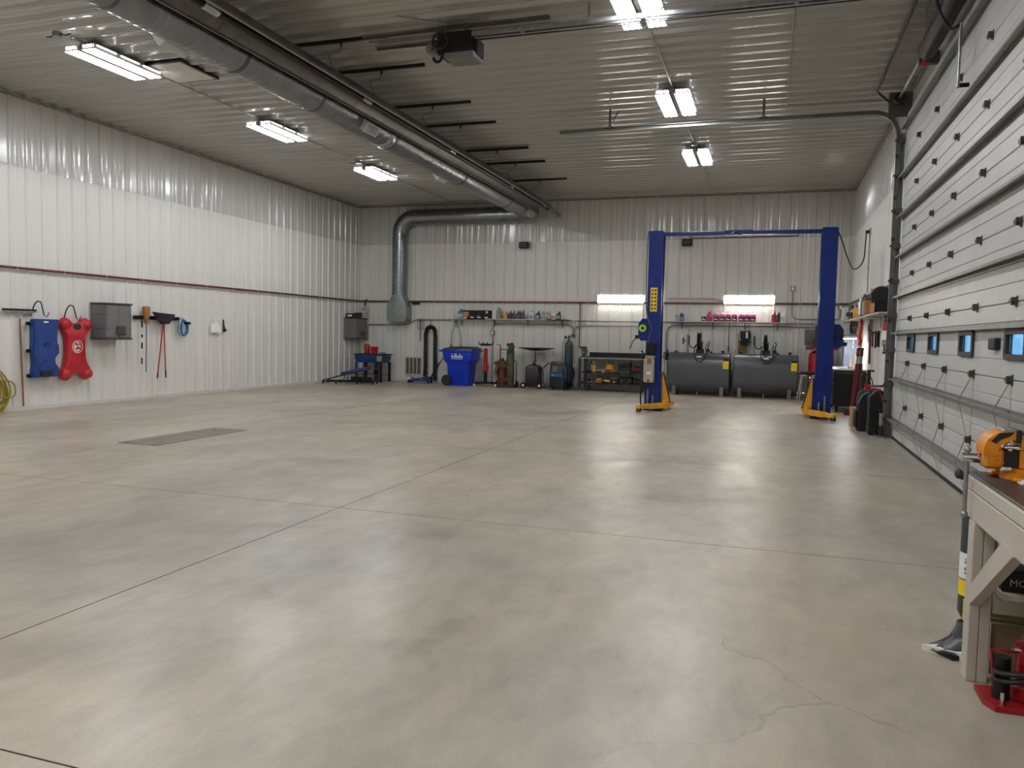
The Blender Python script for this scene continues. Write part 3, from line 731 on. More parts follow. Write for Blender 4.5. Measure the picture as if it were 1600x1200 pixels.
# tool rail with brooms
t = thing('tool_rail', 'black tool rail on the left wall holding brooms and a dustpan', 'rail', (WX, 12.30, 1.60))
MB().box(0, .035, 0, 1.25, 0, .075, .008).obj('rail', BLACK, t)
for y in (.12, .28, .5, .66, .95, 1.15): MB().tube([(.03, y, .03), (.1, y, .02), (.11, y, .05)], .008, 6).obj('peg', BLACK, t)
t = thing('broom', 'tan-bristled broom hung head up on the tool rail, grey handle', 'broom', (WX + .09, 12.56, .56))
TAN = M('bristle_tan', '96683a', .8, var=.25, scale=30, aniso=(8, 8, .5), bump=.4)
MB().tube([(0, -.02, 0), (0, 0, .98)], .010, 8).obj('handle', M('handle_grey', '57565a', .5), t)
MB().loft([rring(.022, .03, .018, .95), rring(.03, .055, .025, 1.03), rring(.035, .075, .03, 1.15), rring(.04, .088, .03, 1.27), rring(.03, .07, .025, 1.30)]).obj('bristles', TAN, t)
t = thing('striped_pole', 'thin black and white banded pole hanging left of the tan broom', 'pole', (WX + .08, 12.46, .72))
MB().cyl((0, -.02, 0), (0, 0, .86), .011, n=8).obj('shaft', WHITEP, t)
for a, b in ((0, .12), (.30, .42), (.52, .58), (.72, .86)): MB().cyl((0, -.02 + .02 * a / .86, a), (0, -.02 + .02 * b / .86, b), .014, n=8).obj('black_band', BLACK, t)
t = thing('lobby_dustpan', 'black lobby dustpan hung pan up with a red handle on the tool rail', 'dustpan', (WX + .10, 12.99, .42))
m = MB(); PAN = M('pan_black', '232326', .5)
m.loft([[(.0, -.13, 1.14), (.09, -.13, 1.14), (.09, .13, 1.14), (0, .13, 1.14)], [(-.02, -.27, 1.34), (.13, -.27, 1.32), (.13, .22, 1.30), (-.02, .22, 1.30)]], True).obj('pan', PAN, t)
MB().box(.0, .08, -.1, .12, 1.10, 1.15, .01).obj('pivot_block', BLACK, t)
MB().tube([(.03, -.19, .02), (.03, -.02, 1.12)], .012, 8).obj('handle', REDP, t)
MB().tube([(.03, -.193, .0), (.03, -.175, .11)], .0145, 8).obj('grip', BLACK, t)
t = thing('lobby_broom', 'red-handled lobby broom hanging with the black dustpan', 'broom', (WX + .07, 13.08, .42))
MB().tube([(0, .02, 0), (0, -.03, 1.15)], .012, 8).obj('handle', REDP, t); MB().tube([(0, .021, 0), (0, .013, .15)], .0145, 8).obj('grip', BLACK, t)
MB().tube([(0, -.027, 1.05), (0, -.03, 1.17)], .0145, 8).obj('ferrule', BLACK, t)
t = thing('air_hose_coil', 'bright blue air hose coiled at the end of the tool rail', 'hose', (WX + .06, 13.63, 1.28))
BHOSE = M('hose_blue', '2470a8', .4, var=.08)
for k in range(7):
    r1 = .075 + .014 * (k % 4); r2 = .15 + .012 * (k % 3)
    MB().tube([(.012 * (k % 4), .03 * math.sin(k * 2) * .6 + r1 * math.cos(q), .17 + r2 * math.sin(q) + .01 * math.cos(k)) for q in [2 * PI * i / 22 for i in range(22)]], .010, 6, True).obj('loop', BHOSE, t)
MB().tube(spline([(.02, .0, .30), (.03, -.06, .36), (.0, -.12, .34), (.0, -.16, .1), (.02, -.08, -.0)]), .009, 6).obj('loose_end', BHOSE, t)
MB().box(-.02, .09, .02, .13, .24, .30, .012).obj('strap', BLACK, t)
t = thing('hand_dustpan', 'small white hand dustpan hung on the left wall', 'dustpan', (WX + .01, 14.68, 1.36))
MB().loft([[(.0, -.15, 0), (.05, -.15, 0), (.05, .15, 0), (0, .15, 0)], [(0, -.14, .16), (.03, -.14, .16), (.03, .14, .16), (0, .14, .16)], [(0, -.06, .22), (.025, -.06, .22), (.025, .06, .22), (0, .06, .22)]]).obj('pan', WHITEP, t)
MB().tube([(.015, 0, .2), (.015, -.02, .34)], .022, 8).obj('handle', WHITEP, t)
t = thing('hand_brush', 'small dark hand brush hung right of the white dustpan', 'brush', (WX + .02, 14.97, 1.40))
MB().tube([(0, -.01, .26), (0, 0, .12), (0, .03, 0)], [.014, .022, .034], 8).obj('handle', M('brush_grey', '333437', .6), t)
MB().box(-.01, .04, -.02, .06, -.02, .05, .01).obj('bristles', BLACK, t)

# ------------------------------------------------------------------ brown air line round three walls
PZ = 2.378; PYB = D - .063
ta = thing('air_pipe', 'brown compressed-air pipe along the left wall at head height', 'pipe', (WX + .035, D, PZ))
MB().cyl((0, YB - D + .3, 0), (0, -.10, 0), .022, n=10).obj('run', COPPER, ta)
tb = thing('air_pipe', 'brown compressed-air pipe along the back wall above the shelves', 'pipe', (0, PYB, PZ))
MB().cyl((WX + .035, 0, 0), (WRX - .035, 0, 0), .022, n=10).obj('run', COPPER, tb)
tr = thing('air_pipe', 'brown compressed-air pipe along the right wall above the loaded shelf', 'pipe', (WRX - .035, D, PZ))
MB().cyl((0, -.10, 0), (0, 13.3 - D, 0), .022, n=10).obj('run', COPPER, tr)
clip = MB().box(-.035, .018, -.012, .012, -.026, .026, .004).mesh('clip', WHITEP)
y = 9.8 - 7 * .9144
while y < D - .3:
    link('clip', clip, ta, (0, y - D, 0)); y += .9144
x = -11.2
cb = MB().box(-.012, .012, -.018, .035, -.026, .026, .004).mesh('clip', WHITEP)
while x < R - .2:
    link('clip', cb, tb, (x, 0, 0)); x += .9144
for px, zlow in ((-11.66, -.55), (-5.0, -1.25)): MB().cyl((px, 0, 0), (px, 0, zlow), .015, n=8).obj('drop', COPPER, tb)
MB().sph((-11.6, 0, .02), (.03, .03, .05), 8, 6).obj('valve', DKSTEEL, tb)
MB().cyl((-10.08, 0, -.06), (-9.85, 0, -.06), .03, n=8).obj('regulator', DKSTEEL, tb)

# ------------------------------------------------------------------ conduits and boxes on the back wall
CY = WBY - .021
conduit('thin conduit leaving the corner cabinet and climbing to the left shelf', [(-11.56, CY, 1.2), (-11.56, CY, 1.60), (-11.5, CY, 1.68), (-10.38, CY, 1.69), (-10.25, CY, 1.70), (-9.98, CY, 1.83), (-9.9, CY, 1.845), (-8.85, CY, 1.85)], .018)
conduit('conduit dropping from under the left shelf to the floor by the wall socket', spline([(-7.55, CY, .08), (-7.55, CY, 1.55)], 2) + [(-7.54, CY, 1.68), (-7.47, CY, 1.745), (-7.38, CY, 1.76), (-5.32, CY, 1.76), (-5.24, CY, 1.73), (-5.19, CY, 1.66), (-5.18, CY, 1.52)], .018)
conduit('conduit looping up from the round socket to the workbench run', [(-5.14, CY - .02, 1.54), (-5.13, CY - .02, 1.66), (-5.06, CY - .02, 1.73), (-4.9, CY - .02, 1.75), (-2.75, CY - .02, 1.76)], .017)
conduit('straight conduit level with the shelves behind the lift', [(-5.15, CY, 1.87), (1.55, CY, 1.88)], .015)
conduit('conduit under the right shelf ending left in a downward bend', [(-2.62, CY, .9), (-2.62, CY, 1.62), (-2.58, CY, 1.74), (-2.48, CY, 1.78), (1.45, CY, 1.80)], .018)
conduit('conduit from behind the lift post to the right wall lamp', [(-2.6, CY, 2.50), (-1.45, CY, 2.50), (-1.25, CY, 2.44), (-1.16, CY, 2.44)], .010)
conduit('conduit from the square switch box bending right', [(.5, CY, 2.72), (.5, CY, 2.10), (.55, CY, 2.02), (.66, CY, 1.99), (1.55, CY, 1.99), (1.62, CY, 2.03), (1.64, CY, 2.12), (1.64, CY, 2.25)], .015)
def wallbox(label, x, z, w=.11, h=.14, mat=None, round_=False):
    t = thing('socket_box', label, 'socket', (x, WBY, z))
    if round_: MB().lathe([(.075, 0), (.075, -.05), (.06, -.06), (0, -.061)], (0, 0, 0), 'Y', 16).obj('box', mat or GALVD, t); MB().cyl((0, -.055, 0), (0, -.066, 0), .035, n=12).obj('outlet', BLACK, t)
    else: MB().box(-w / 2, w / 2, -.055, 0, -h / 2, h / 2, .006).obj('box', mat or GALVD, t); MB().box(-.03, .03, -.06, -.05, -.045, .045, .004).obj('outlet', WHITEP, t)
    return t
wallbox('grey socket box on the conduit left of the gas cart', -7.55, 1.50)
wallbox('round socket with black outlet left of the air drop', -5.17, 1.47, round_=True)
wallbox('small grey square switch box high on the back wall right of the wall lamps', .5, 2.76, .12, .12)
wallbox('grey box beside the right post under the air line', 1.64, 2.30, .12, .12)
# speakers / cameras on the wall
for lab, x, z, w in (('small black speaker on the back wall between the shelves and the duct', -6.64, 3.96, .28), ('small black speaker on the back wall just right of the left lift post', -2.16, 3.96, .27)):
    t = thing('wall_speaker', lab, 'speaker', (x, WBY, z))
    MB().box(-w / 2, w / 2, -.17, -.03, -.09, .09, .02).obj('case', BLACK, t); MB().box(-w / 2 + .02, w / 2 - .02, -.176, -.168, -.07, .07, .01).obj('grille', BLKPL, t)
    MB().cyl((0, -.05, 0), (0, 0, -.0), .03, n=8).obj('bracket', BLACK, t)

# ------------------------------------------------------------------ far left corner: parts washer, creeper seat, grille
t = thing('parts_washer', 'blue parts washer on legs in the far left corner', 'parts washer', (-11.05, 20.56, 0))
MB().loft([rring(.40, .27, .02, .56), rring(.44, .31, .02, .68), rring(.44, .31, .02, .79)]).obj('basin', BLUEL if False else M('washer_blue', '123b74', .4), t, ang=30)
MB().box(-.46, .48, -.33, .33, .79, .82, .008).obj('lid', DKSTEEL, t)
for x, y in ((-.40, -.27), (.40, -.27), (-.40, .27), (.40, .27)): MB().box(x - .03, x + .03, y - .03, y + .03, 0, .58).obj('leg', MATS['washer_blue'] if x < 0 else BLACK, t)
MB().box(.10, .2, -.1, .0, 0, .57).obj('drain_post', MATS['washer_blue'], t)
MB().box(-.38, .38, -.25, .25, .20, .22).obj('shelf', REDP, t)
MB().box(-.14, -.06, -.30, -.22, .0, .57).obj('centre_post', BLACK, t)
MB().box(.3, .46, -.34, -.30, .60, .76, .01).obj('control_box', M('box_tan', '8d8a78', .5), t)
def can(label, name, loc, r, h, mat, cat='bottle', cap=None, neck=.4, capmat=None, group=None):
    t = thing(name, label, cat, loc, 0, group)
    MB().lathe([(r * .96, 0), (r, .008), (r, h * .74), (r * .9, h * .80), (r * neck, h * .88), (r * neck, h * .9)], n=16).obj('body', mat, t)
    MB().cyl((0, 0, h * .88), (0, 0, h), r * neck * 1.1, n=10).obj('cap', capmat or BLACK, t); return t
can('red round bottle with pink label on the parts washer', 'solvent_bottle', (-11.17, 20.42, .822), .085, .32, REDP, capmat=M('pinkish', 'd7a0a0', .5))
t = thing('shop_towel_tub', 'low red tub on the parts washer right of the red bottle', 'tub', (-10.93, 20.42, .822))
MB().lathe([(.10, 0), (.115, .19), (.118, .195)], n=18).obj('tub', REDP, t); MB().lathe([(.122, .185), (.122, .205), (0, .21)], n=18).obj('lid', REDV, t)
t = thing('blue_rag', 'crumpled light blue rag on the parts washer', 'rag', (-10.70, 20.46, .822))
MB().loft([rring(.10, .07, .04, 0), rring(.09, .06, .04, .03), rring(.04, .03, .02, .045)]).obj('cloth', M('rag_blue', '3f6f9a', .8, bump=.4, bscale=30), t)
t = thing('oil_jar', 'black squat jar on the lower shelf of the parts washer', 'jar', (-10.86, 20.40, .222)); MB().lathe([(.07, 0), (.08, .02), (.08, .12), (.05, .15)], n=14).obj('body', BLACK, t); MB().cyl((0, 0, .14), (0, 0, .17), .045).obj('cap', REDP, t)
t = thing('creeper_seat', 'low creeper with a blue padded rest and long black frame in the far left corner', 'creeper', (-11.35, 19.22, 0), math.radians(12))
for s in (-1, 1):
    MB().tube([(-.42, s * .2, .07), (1.0, s * .2, .07)], .016, 6).obj('rail', BLACK, t)
    MB().tube([(-.42, s * .17, .10), (.18, s * .17, .26)], .013, 6).obj('arm', BLACK, t)
    for x in (-.42, -.05, .55, 1.0): caster(t, x, s * .2, .045)
    MB().tube([(.15, s * .17, .07), (.2, s * .17, .26)], .011, 6).obj('strut', BLACK, t); MB().tube([(.52, s * .17, .07), (.6, s * .17, .30)], .011, 6).obj('strut', BLACK, t)
PADB = M('pad_blue', '2a3560', .5, var=.1)
MB().box(-.38, .38, -.21, .21, -.05, .05, .03, T((.45, 0, .36), 0, math.radians(-13), 0)).obj('pad', PADB, t)
MB().box(-.3, .3, -.05, .05, .0, .12, .02, T((.62, 0, .08))).obj('tray', BLACK, t)

t = thing('return_grille', 'white louvred return-air grille low on the back wall', 'vent', (-10.04, WBY, .19))
w_, h_ = .275, .56
fr = MB()
for a in ((-w_, w_, 0, .04), (-w_, w_, h_ - .04, h_), (-w_, -w_ + .035, .04, h_ - .04), (w_ - .035, w_, .04, h_ - .04)): fr.box(a[0], a[1], -.02, .0, a[2], a[3], .003)
fr.obj('frame', M('grille_cream', 'cfccbe', .5), t)
MB().box(-w_ + .03, w_ - .03, -.004, 0, .03, h_ - .03).obj('backing', M('grille_dark', '55534a', .7), t)
for x in (-.12, 0, .12): MB().box(x - .012, x + .012, -.018, -.004, .04, h_ - .04).obj('mullion', MATS['grille_cream'], t)
lv = MB().box(-w_ + .035, w_ - .035, -.012, -.002, -.004, .004, 0, T((0, 0, 0), math.radians(30))).mesh('slat', M('slat_grey', '7d7a6d', .6))
for k in range(16): link('slat', lv, t, (0, 0, .055 + k * .03))

# exhaust hose over a hook, rods, jumper cables
t = thing('exhaust_hose', 'black corrugated exhaust hose draped in a tall loop over a wall hook', 'hose', (-9.46, WBY - .08, .12))
path = [(-.165, 0, .05)] + [(-.155, 0, z) for z in (.3, .7, 1.1, 1.3)] + arc((0, 0, 1.38), .135, PI, 0, 8, 'xz') + [(.15, 0, z) for z in (1.2, .8, .4, .0)]
pp = spline(path, 9); rs = [.055 + (.006 if i % 2 else -.002) for i in range(len(pp))]
MB().tube(pp, rs, 12).obj('hose', M('hose_black', '201f20', .65), t, ang=15)
MB().cyl((.15, 0, .02), (.17, -.02, -.06), .045, n=12).obj('nozzle', DKSTEEL, t)
MB().tube([(0, .06, 1.46), (0, .0, 1.50), (0, -.02, 1.62), (0, .06, 1.70)], .01, 6).obj('hook', DKSTEEL, t)
t = thing('cable_loops', 'pair of thin cable loops hung on the conduit left of the exhaust hose', 'cable', (-9.80, WBY - .04, 1.50))
for s in (-1, 1): MB().tube([(s * .075 + .03 * math.cos(q), 0, .2 + .15 * math.sin(q)) for q in [2 * PI * i / 16 for i in range(16)]], .006, 5, True).obj('loop', DKSTEEL, t)
MB().tube(spline([(-.07, 0, .1), (0, 0, .04), (.07, 0, .1)]), .005, 5).obj('strand', DKSTEEL, t)
t = thing('pry_bar', 'slim dark pry bar hanging straight down between the cable loops', 'pry bar', (-9.80, WBY - .055, 1.20)); MB().tube([(0, 0, 0), (0, 0, .06), (0, 0, .62)], [.006, .012, .012], 6).obj('shaft', BLACK, t); MB().cyl((0, 0, .6), (0, 0, .66), .018, n=8).obj('head', BLACK, t)
t = thing('jumper_cables', 'grey jumper cables with black clamps hanging above the blue bin', 'cable', (-8.62, WBY - .05, 1.0))
MB().tube(spline([(-.20, 0, .05), (-.19, 0, .45), (-.12, 0, .62), (-.06, 0, .70), (-.06, 0, .86), (-.03, 0, .86), (-.02, 0, .66), (.03, 0, .62), (.08, 0, .45), (.1, 0, .05)]), .010, 6).obj('cable', M('cable_grey', '77756f', .6), t)
MB().tube(arc((-.06, 0, .8), .03, 0, 2 * PI, 10, 'xz'), .008, 5).obj('hook', DKSTEEL, t)
for x in (-.20, .1): MB().tube([(x, 0, .14), (x, 0, -.04)], [.012, .022], 6).obj('clamp', BLACK, t)

# floor jack
t = thing('floor_jack', 'low blue trolley jack with a long black handle before the return grille', 'jack', (-9.98, 20.72, 0), math.radians(4))
JB = M('jack_blue', '1d2f6d', .38, var=.1)
for s in (-1, 1):
    MB().prism([(.10, .05), (.72, .06), (.72, .17), (.60, .19), (.30, .15), (.10, .11)], 'Y', s * .10, s * .12).obj('side_plate', JB, t)
    MB().cyl((.08, s * .10, .05), (.08, s * .14, .05), .05, n=12).obj('wheel', BLACK, t)
    MB().cyl((.66, s * .12, .04), (.66, s * .15, .04), .04, n=12).obj('wheel', BLACK, t)
MB().box(.2, .62, -.09, .09, .07, .14, .01).obj('body', JB, t); MB().cyl((.12, 0, .13), (.12, 0, .16), .05, n=12).obj('saddle', DKSTEEL, t)
MB().cyl((.45, -.125, .12), (.45, .125, .12), .025, n=10).obj('pivot', CHROME, t)
MB().cyl((.66, 0, .12), (.98, .0, .62), .022, n=8).obj('handle', BLACK, t); MB().cyl((.98, 0, .62), (1.32, 0, 1.14), .014, n=8).obj('handle_grip', DKSTEEL, t)

# blue waste bin
BINB = M('bin_blue', '0732ba', .38, var=.06, coat=.1)
t = thing('waste_bin', 'big bright blue wheeled waste bin with white lettering against the back wall', 'bin', (-8.24, 20.54, 0))
MB().loft([rring(.29, .26, .05, .0), rring(.30, .27, .05, .02), rring(.335, .31, .06, .60), rring(.34, .315, .06, .62), rring(.41, .36, .07, .70), rring(.45, .39, .07, .93), rring(.50, .41, .06, .95), rring(.50, .41, .06, .99), rring(.47, .39, .05, .995)]).obj('body', BINB, t, ang=25)
MB().loft([rring(.46, .39, .05, .99), rring(.44, .37, .06, 1.04, .02), rring(.30, .28, .06, 1.09, .08)]).obj('lid', M('lid_dark', '1e2b2c', .45), t, ang=25)
MB().tube([(-.50, -.3, .96), (-.56, -.3, .975), (-.56, .3, .975), (-.50, .3, .96)], .022, 8).obj('handle', BINB, t)
for s in (-1, 1):
    w2 = MB().lathe([(.06, -.03), (.135, -.03), (.15, -.015), (.15, .015), (.135, .03), (.06, .03)], (-.33, s * .31, .15), 'Y', 24).obj('wheel', BLKPL, t)
    MB().lathe([(.0, -.035), (.06, -.032), (.06, .032), (0, .035)], (-.33, s * .31, .15), 'Y', 14).obj('hub', DKSTEEL, w2)
MB().cyl((-.33, -.3, .15), (-.33, .3, .15), .015, n=8).obj('axle', DKSTEEL, t)
WLT = M('white_lettering', 'e8eaf0', .5, var=0)
tl = -.389
text('lettering', 'J & Z', .15, WLT, t, (-.0, tl, .885), (math.radians(83), 0, 0))
for k, (z, a, h) in enumerate(((.815, .17, .055), (.755, .165, .02))):
    mm = MB(); x = -a
    while x < a:
        wd = random.uniform(.012, .03) if k else random.uniform(.022, .04)
        mm.box(x, x + wd * .82, tl + .002 + (.885 - z) * .135, tl + .006 + (.885 - z) * .135, z - h / 2 * random.uniform(.8, 1), z + h / 2); x += wd
    o = mm.obj('lettering_line', WLT, t); o['kind'] = 'stuff'
MB().box(.315, .335, -.28, -.24, .3, .42, .005).obj('catch_bar', BINB, t)

# transmission jack
t = thing('transmission_jack', 'tall red transmission jack on black legs with white casters', 'jack', (-7.49, 20.45, 0))
for k in range(4):
    a = PI / 4 + k * PI / 2 + .25; ex, ey = math.cos(a) * .42, math.sin(a) * .34
    MB().tube([(0, 0, .11), (ex, ey, .09)], .024, 6).obj('leg', BLACK, t)
    MB().cyl((ex - .015, ey, .035), (ex + .015, ey, .035), .035, n=12).box(ex - .02, ex + .02, ey - .015, ey + .015, .04, .09).obj('caster', WHITEP, t)
MB().cyl((0, 0, .07), (0, 0, .5), .05, n=14).obj('lower_column', BLACK, t)
MB().cyl((0, 0, .42), (0, 0, 1.06), .055, n=14).box(-.06, .06, -.06, .06, .42, .56, .01).obj('column', REDP, t)
MB().cyl((.06, 0, .5), (.09, -.05, .58), .02, n=8).obj('pump_socket', REDP, t)
MB().cyl((0, 0, 1.06), (0, 0, 1.14), .025, n=10).obj('ram', CHROME, t)
MB().box(-.13, .13, -.1, .1, 1.13, 1.17, .01).box(-.2, .2, -.02, .02, 1.16, 1.19).obj('saddle', M('saddle_navy', '1b1d33', .45), t)
for s in (-1, 1): MB().tube([(s * .13, 0, 1.17), (s * .2, 0, 1.18), (s * .22, 0, 1.25)], .014, 6).obj('saddle_arm', MATS['saddle_navy'], t); MB().cyl((s * .06, -.06, 1.17), (s * .06, -.06, 1.23), .02).obj('clamp', MATS['saddle_navy'], t)

# gas welding cart
t = thing('gas_welding_cart', 'cart with one maroon and one olive gas cylinder and coiled hoses', 'gas cart', (-6.90, 20.50, 0))
MAR = M('cyl_maroon', '5b1d1c', .45, var=.12); OLV = M('cyl_olive', '4a4a2c', .45, var=.12)
MB().lathe([(.14, .06), (.14, .62), (.12, .70), (.05, .75), (.035, .80)], (-.11, 0, 0), n=18).obj('cylinder', MAR, t)
MB().lathe([(.11, .06), (.11, .98), (.09, 1.06), (.04, 1.10), (.03, 1.14)], (.12, 0, 0), n=18).obj('cylinder', OLV, t)
MB().cyl((.12, 0, 1.12), (.12, 0, 1.22), .03, n=10).box(.02, .22, -.05, .0, 1.13, 1.19, .01).cyl((.06, -.06, 1.18), (.06, -.02, 1.18), .045, n=12).cyl((.17, -.06, 1.2), (.17, -.02, 1.2), .04, n=12).obj('regulator', M('brass_dark', '5a4a2a', .4, .8), t)
MB().box(-.27, .27, -.16, .16, .02, .06).obj('base', DKSTEEL, t)
for s in (-1, 1):
    MB().tube([(s * .26, .12, .05), (s * .26, .12, .70), (s * .2, .12, .74)], .014, 6).obj('frame_post', DKSTEEL, t)
    MB().cyl((s * .27, .08, .09), (s * .31, .08, .09), .09, n=16).obj('wheel', RUBBER, t)
MB().tube([(-.22, .12, .7), (-.22, .12, 1.16), (-.32, .12, 1.18)], .016, 8).obj('handle', DKSTEEL, t)
MB().tube([(-.2, .1, 1.04), (.05, .1, 1.04)], .012, 6).obj('cross_bar', DKSTEEL, t)
HR = M('hose_rust', '6e3a22', .6); HG = M('hose_olive', '5d5a30', .6)
for k in range(5):
    MB().tube([(-.02 + (.2 + .012 * k) * math.cos(q), -.17 - .012 * (k % 3), .42 + (.26 - .02 * k) * math.sin(q) + .06 * math.cos(q + k)) for q in [2 * PI * i / 18 for i in range(18)]], .011, 6, True).obj('hose', HR if k % 2 else HG, t)
MB().tube(spline([(-.1, -.1, .78), (-.2, -.16, .7), (-.28, -.15, .45), (-.24, -.17, .2), (-.1, -.2, .12)]), .010, 6).obj('hose', HR, t)
MB().sph((-.3, 0, .66), (.06, .05, .05), 8, 6).cyl((-.3, 0, .66), (-.15, 0, .72), .018).obj('gauge', M('brass_dark', '5a4a2a'), t)
t = thing('hanging_cloth', 'dark green cloth hanging over the gas cart cylinder', 'cloth', (-6.73, 20.36, .93)); MB().loft([rring(.03, .03, .02, 0, -.03), rring(.07, .05, .03, .10), rring(.09, .06, .03, .19, .03), rring(.05, .04, .02, .24, .02)]).obj('cloth', M('cloth_green', '1f4a2a', .8, bump=.3, bscale=20), t)

# oil drain with dish
t = thing('oil_drain', 'black oil drain caddy with a wide shallow dish above its tank', 'oil drain', (-6.13, 20.60, 0))
MB().loft([rring(.19, .17, .05, .05), rring(.20, .18, .05, .09), rring(.205, .18, .05, .56), rring(.16, .15, .05, .62), rring(.06, .06, .05, .66)]).obj('tank', M('tank_black', '0c0e0f', .45), t, ang=30)
MB().cyl((0, 0, .64), (0, 0, .72), .03).tube(arc((.03, -.02, .72), .05, 0, PI, 6, 'xz'), .01, 6).obj('neck', DKSTEEL, t)
MB().cyl((0, .12, .6), (0, .12, 1.05), .015, n=8).obj('pole', DKSTEEL, t)
MB().lathe([(.0, 1.02), (.12, 1.022), (.38, 1.065), (.55, 1.105), (.56, 1.108), (.38, 1.08), (.12, 1.04), (0, 1.035)], (.02, .12, 0), n=36, sy=.62).obj('dish', BLACK, t)
w2 = MB().cyl((-.27, -.04, .08), (-.22, -.04, .08), .08, n=18).cyl((.2, -.04, .08), (.25, -.04, .08), .08, n=18)
for s in (-1, 1):
    q = MB().lathe([(.03, -.02), (.078, -.02), (.08, 0), (.078, .02), (.03, .02)], (s * .23 - .02, -.16, .08), 'Y', 18).obj('wheel', RUBBER, t); MB().lathe([(0, -.026), (.034, -.022), (.034, .022), (0, .026)], (s * .23 - .02, -.16, .08), 'Y', 12).obj('hub', WHITEP, q)
MB().tube([(.2, .0, .5), (.42, .05, .72)], .016, 8).obj('handle', DKSTEEL, t)
MB().tube(spline([(.17, -.12, .62), (.22, -.14, .4), (.24, -.14, .2), (.3, -.13, .16), (.31, -.12, .3), (.28, -.1, .5), (.2, -.1, .62)]), .012, 6).obj('hose', BLACK, t)
MB().tube(spline([(.14, -.16, .6), (.18, -.18, .42), (.22, -.18, .28), (.23, -.18, .16)]), .013, 6).obj('red_hose', M('hose_wine', '5a2028', .5), t)

# wire-feed welder with gas cylinder
t = thing('welder', 'wire welder on a wheeled cart, dark front with a blue band', 'welder', (-5.40, 20.52, 0))
for sx in (-1, 1): MB().box(sx * .17 - .01, sx * .17 + .01, -.25, .3, .08, .72).obj('side_panel', BLACK if sx < 0 else M('welder_blue', '24435f', .4), t)
MB().box(-.17, .17, -.23, .28, .09, .70, .006).obj('case', DKSTEEL, t)
MB().box(-.165, .165, -.243, -.228, .10, .34, .004).obj('lower_front', BLACK, t)
MB().box(-.165, .165, -.245, -.228, .35, .44, .004).obj('blue_band', M('band_blue', '2d5f87', .4), t)
MB().box(-.165, .165, -.24, -.228, .45, .69, .004).obj('upper_front', DGREY, t)
for k in range(3): MB().box(-.12, .02, -.246, -.239, .50 + k * .05, .52 + k * .05).obj('vent_slot', M('slot_pale', '8e8e8a', .5), t)
text('lettering', 'M', .05, WHITEP, t, (-.1, -.246, .395), (PI / 2, 0, 0))
MB().tube([(-.17, -.22, .70), (-.17, -.22, .75), (.17, -.22, .75), (.17, -.22, .70)], .011, 6).obj('handle', BLACK, t)
for x, y in ((-.15, -.2), (.15, -.2)): caster(t, x, y, .035, GALVD)
for s in (-1, 1): MB().cyl((s * .19, .25, .10), (s * .23, .25, .10), .10, n=16).obj('wheel', RUBBER, t)
MB().box(-.18, .28, -.24, .57, .06, .085).obj('base', BLACK, t)
for k in range(3): MB().tube(spline([(.2, -.1, .72), (.34, -.1, .70), (.42 + .02 * k, -.1, .5), (.36 + .02 * k, -.1, .26), (.2 + .03 * k, -.12, .22)]), .012, 6).obj('torch_cable', BLACK, t)
MB().tube(spline([(.18, -.2, .66), (.24, -.22, .5), (.24, -.22, .3)]), .03, 8).obj('torch_hose', M('welder_blue', '24435f'), t)
t = thing('gas_cylinder', 'tall dark green gas cylinder standing behind the welder', 'gas cylinder', (-5.24, 20.95, .087))
MB().lathe([(.10, 0), (.115, .01), (.118, 1.08), (.10, 1.18), (.05, 1.25), (.035, 1.28)], n=20).obj('body', M('cyl_green', '2b3a3a', .4, var=.1), t)
MB().cyl((0, 0, 1.27), (0, 0, 1.36), .022).cyl((-.03, 0, 1.36), (.03, 0, 1.36), .02).obj('valve', DKSTEEL, t)
MB().cyl((0, 0, 1.31), (-.1, 0, 1.31), .016).cyl((-.1, -.02, 1.33), (-.1, .02, 1.33), .04, n=12).obj('regulator', DKSTEEL, t)
MB().tube(spline([(-.1, 0, 1.3), (-.16, 0, 1.2), (-.18, 0, .9), (-.17, 0, .72)]), .008, 6).obj('hose', DKSTEEL, t)

# ------------------------------------------------------------------ shelves and bottles on the back wall
def shelf(label, x0, x1, z, brackets):
    t = thing('wall_shelf', label, 'shelf', ((x0 + x1) / 2, WBY, z)); h = (x1 - x0) / 2
    MB().box(-h, h, -.27, 0, -.022, 0, .003).obj('board', M('shelf_white', 'c9c7c0', .5), t)
    for x in brackets:
        MB().box(x - .012, x + .012, -.25, 0, -.03, -.022).box(x - .012, x + .012, -.012, 0, -.2, -.022).cyl((x, -.22, -.03), (x, -.01, -.18), .005, n=5).obj('bracket', DKSTEEL, t)
    return t
S1, S2 = 1.895, 1.90
sh = shelf('long white wall shelf of oil bottles left of the lift', -8.80, -5.20, S1, (-1.5, -.5, .5, 1.5))
MB().box(-1.25, -.70, -.278, -.271, -.03, .0).box(1.12, 1.78, -.278, -.271, -.03, .0).obj('dark_edging', BLACK, sh)
shelf('white wall shelf of pink jugs above the grey tanks', -2.52, .46, S2, (-1.2, -.4, .4, 1.2))

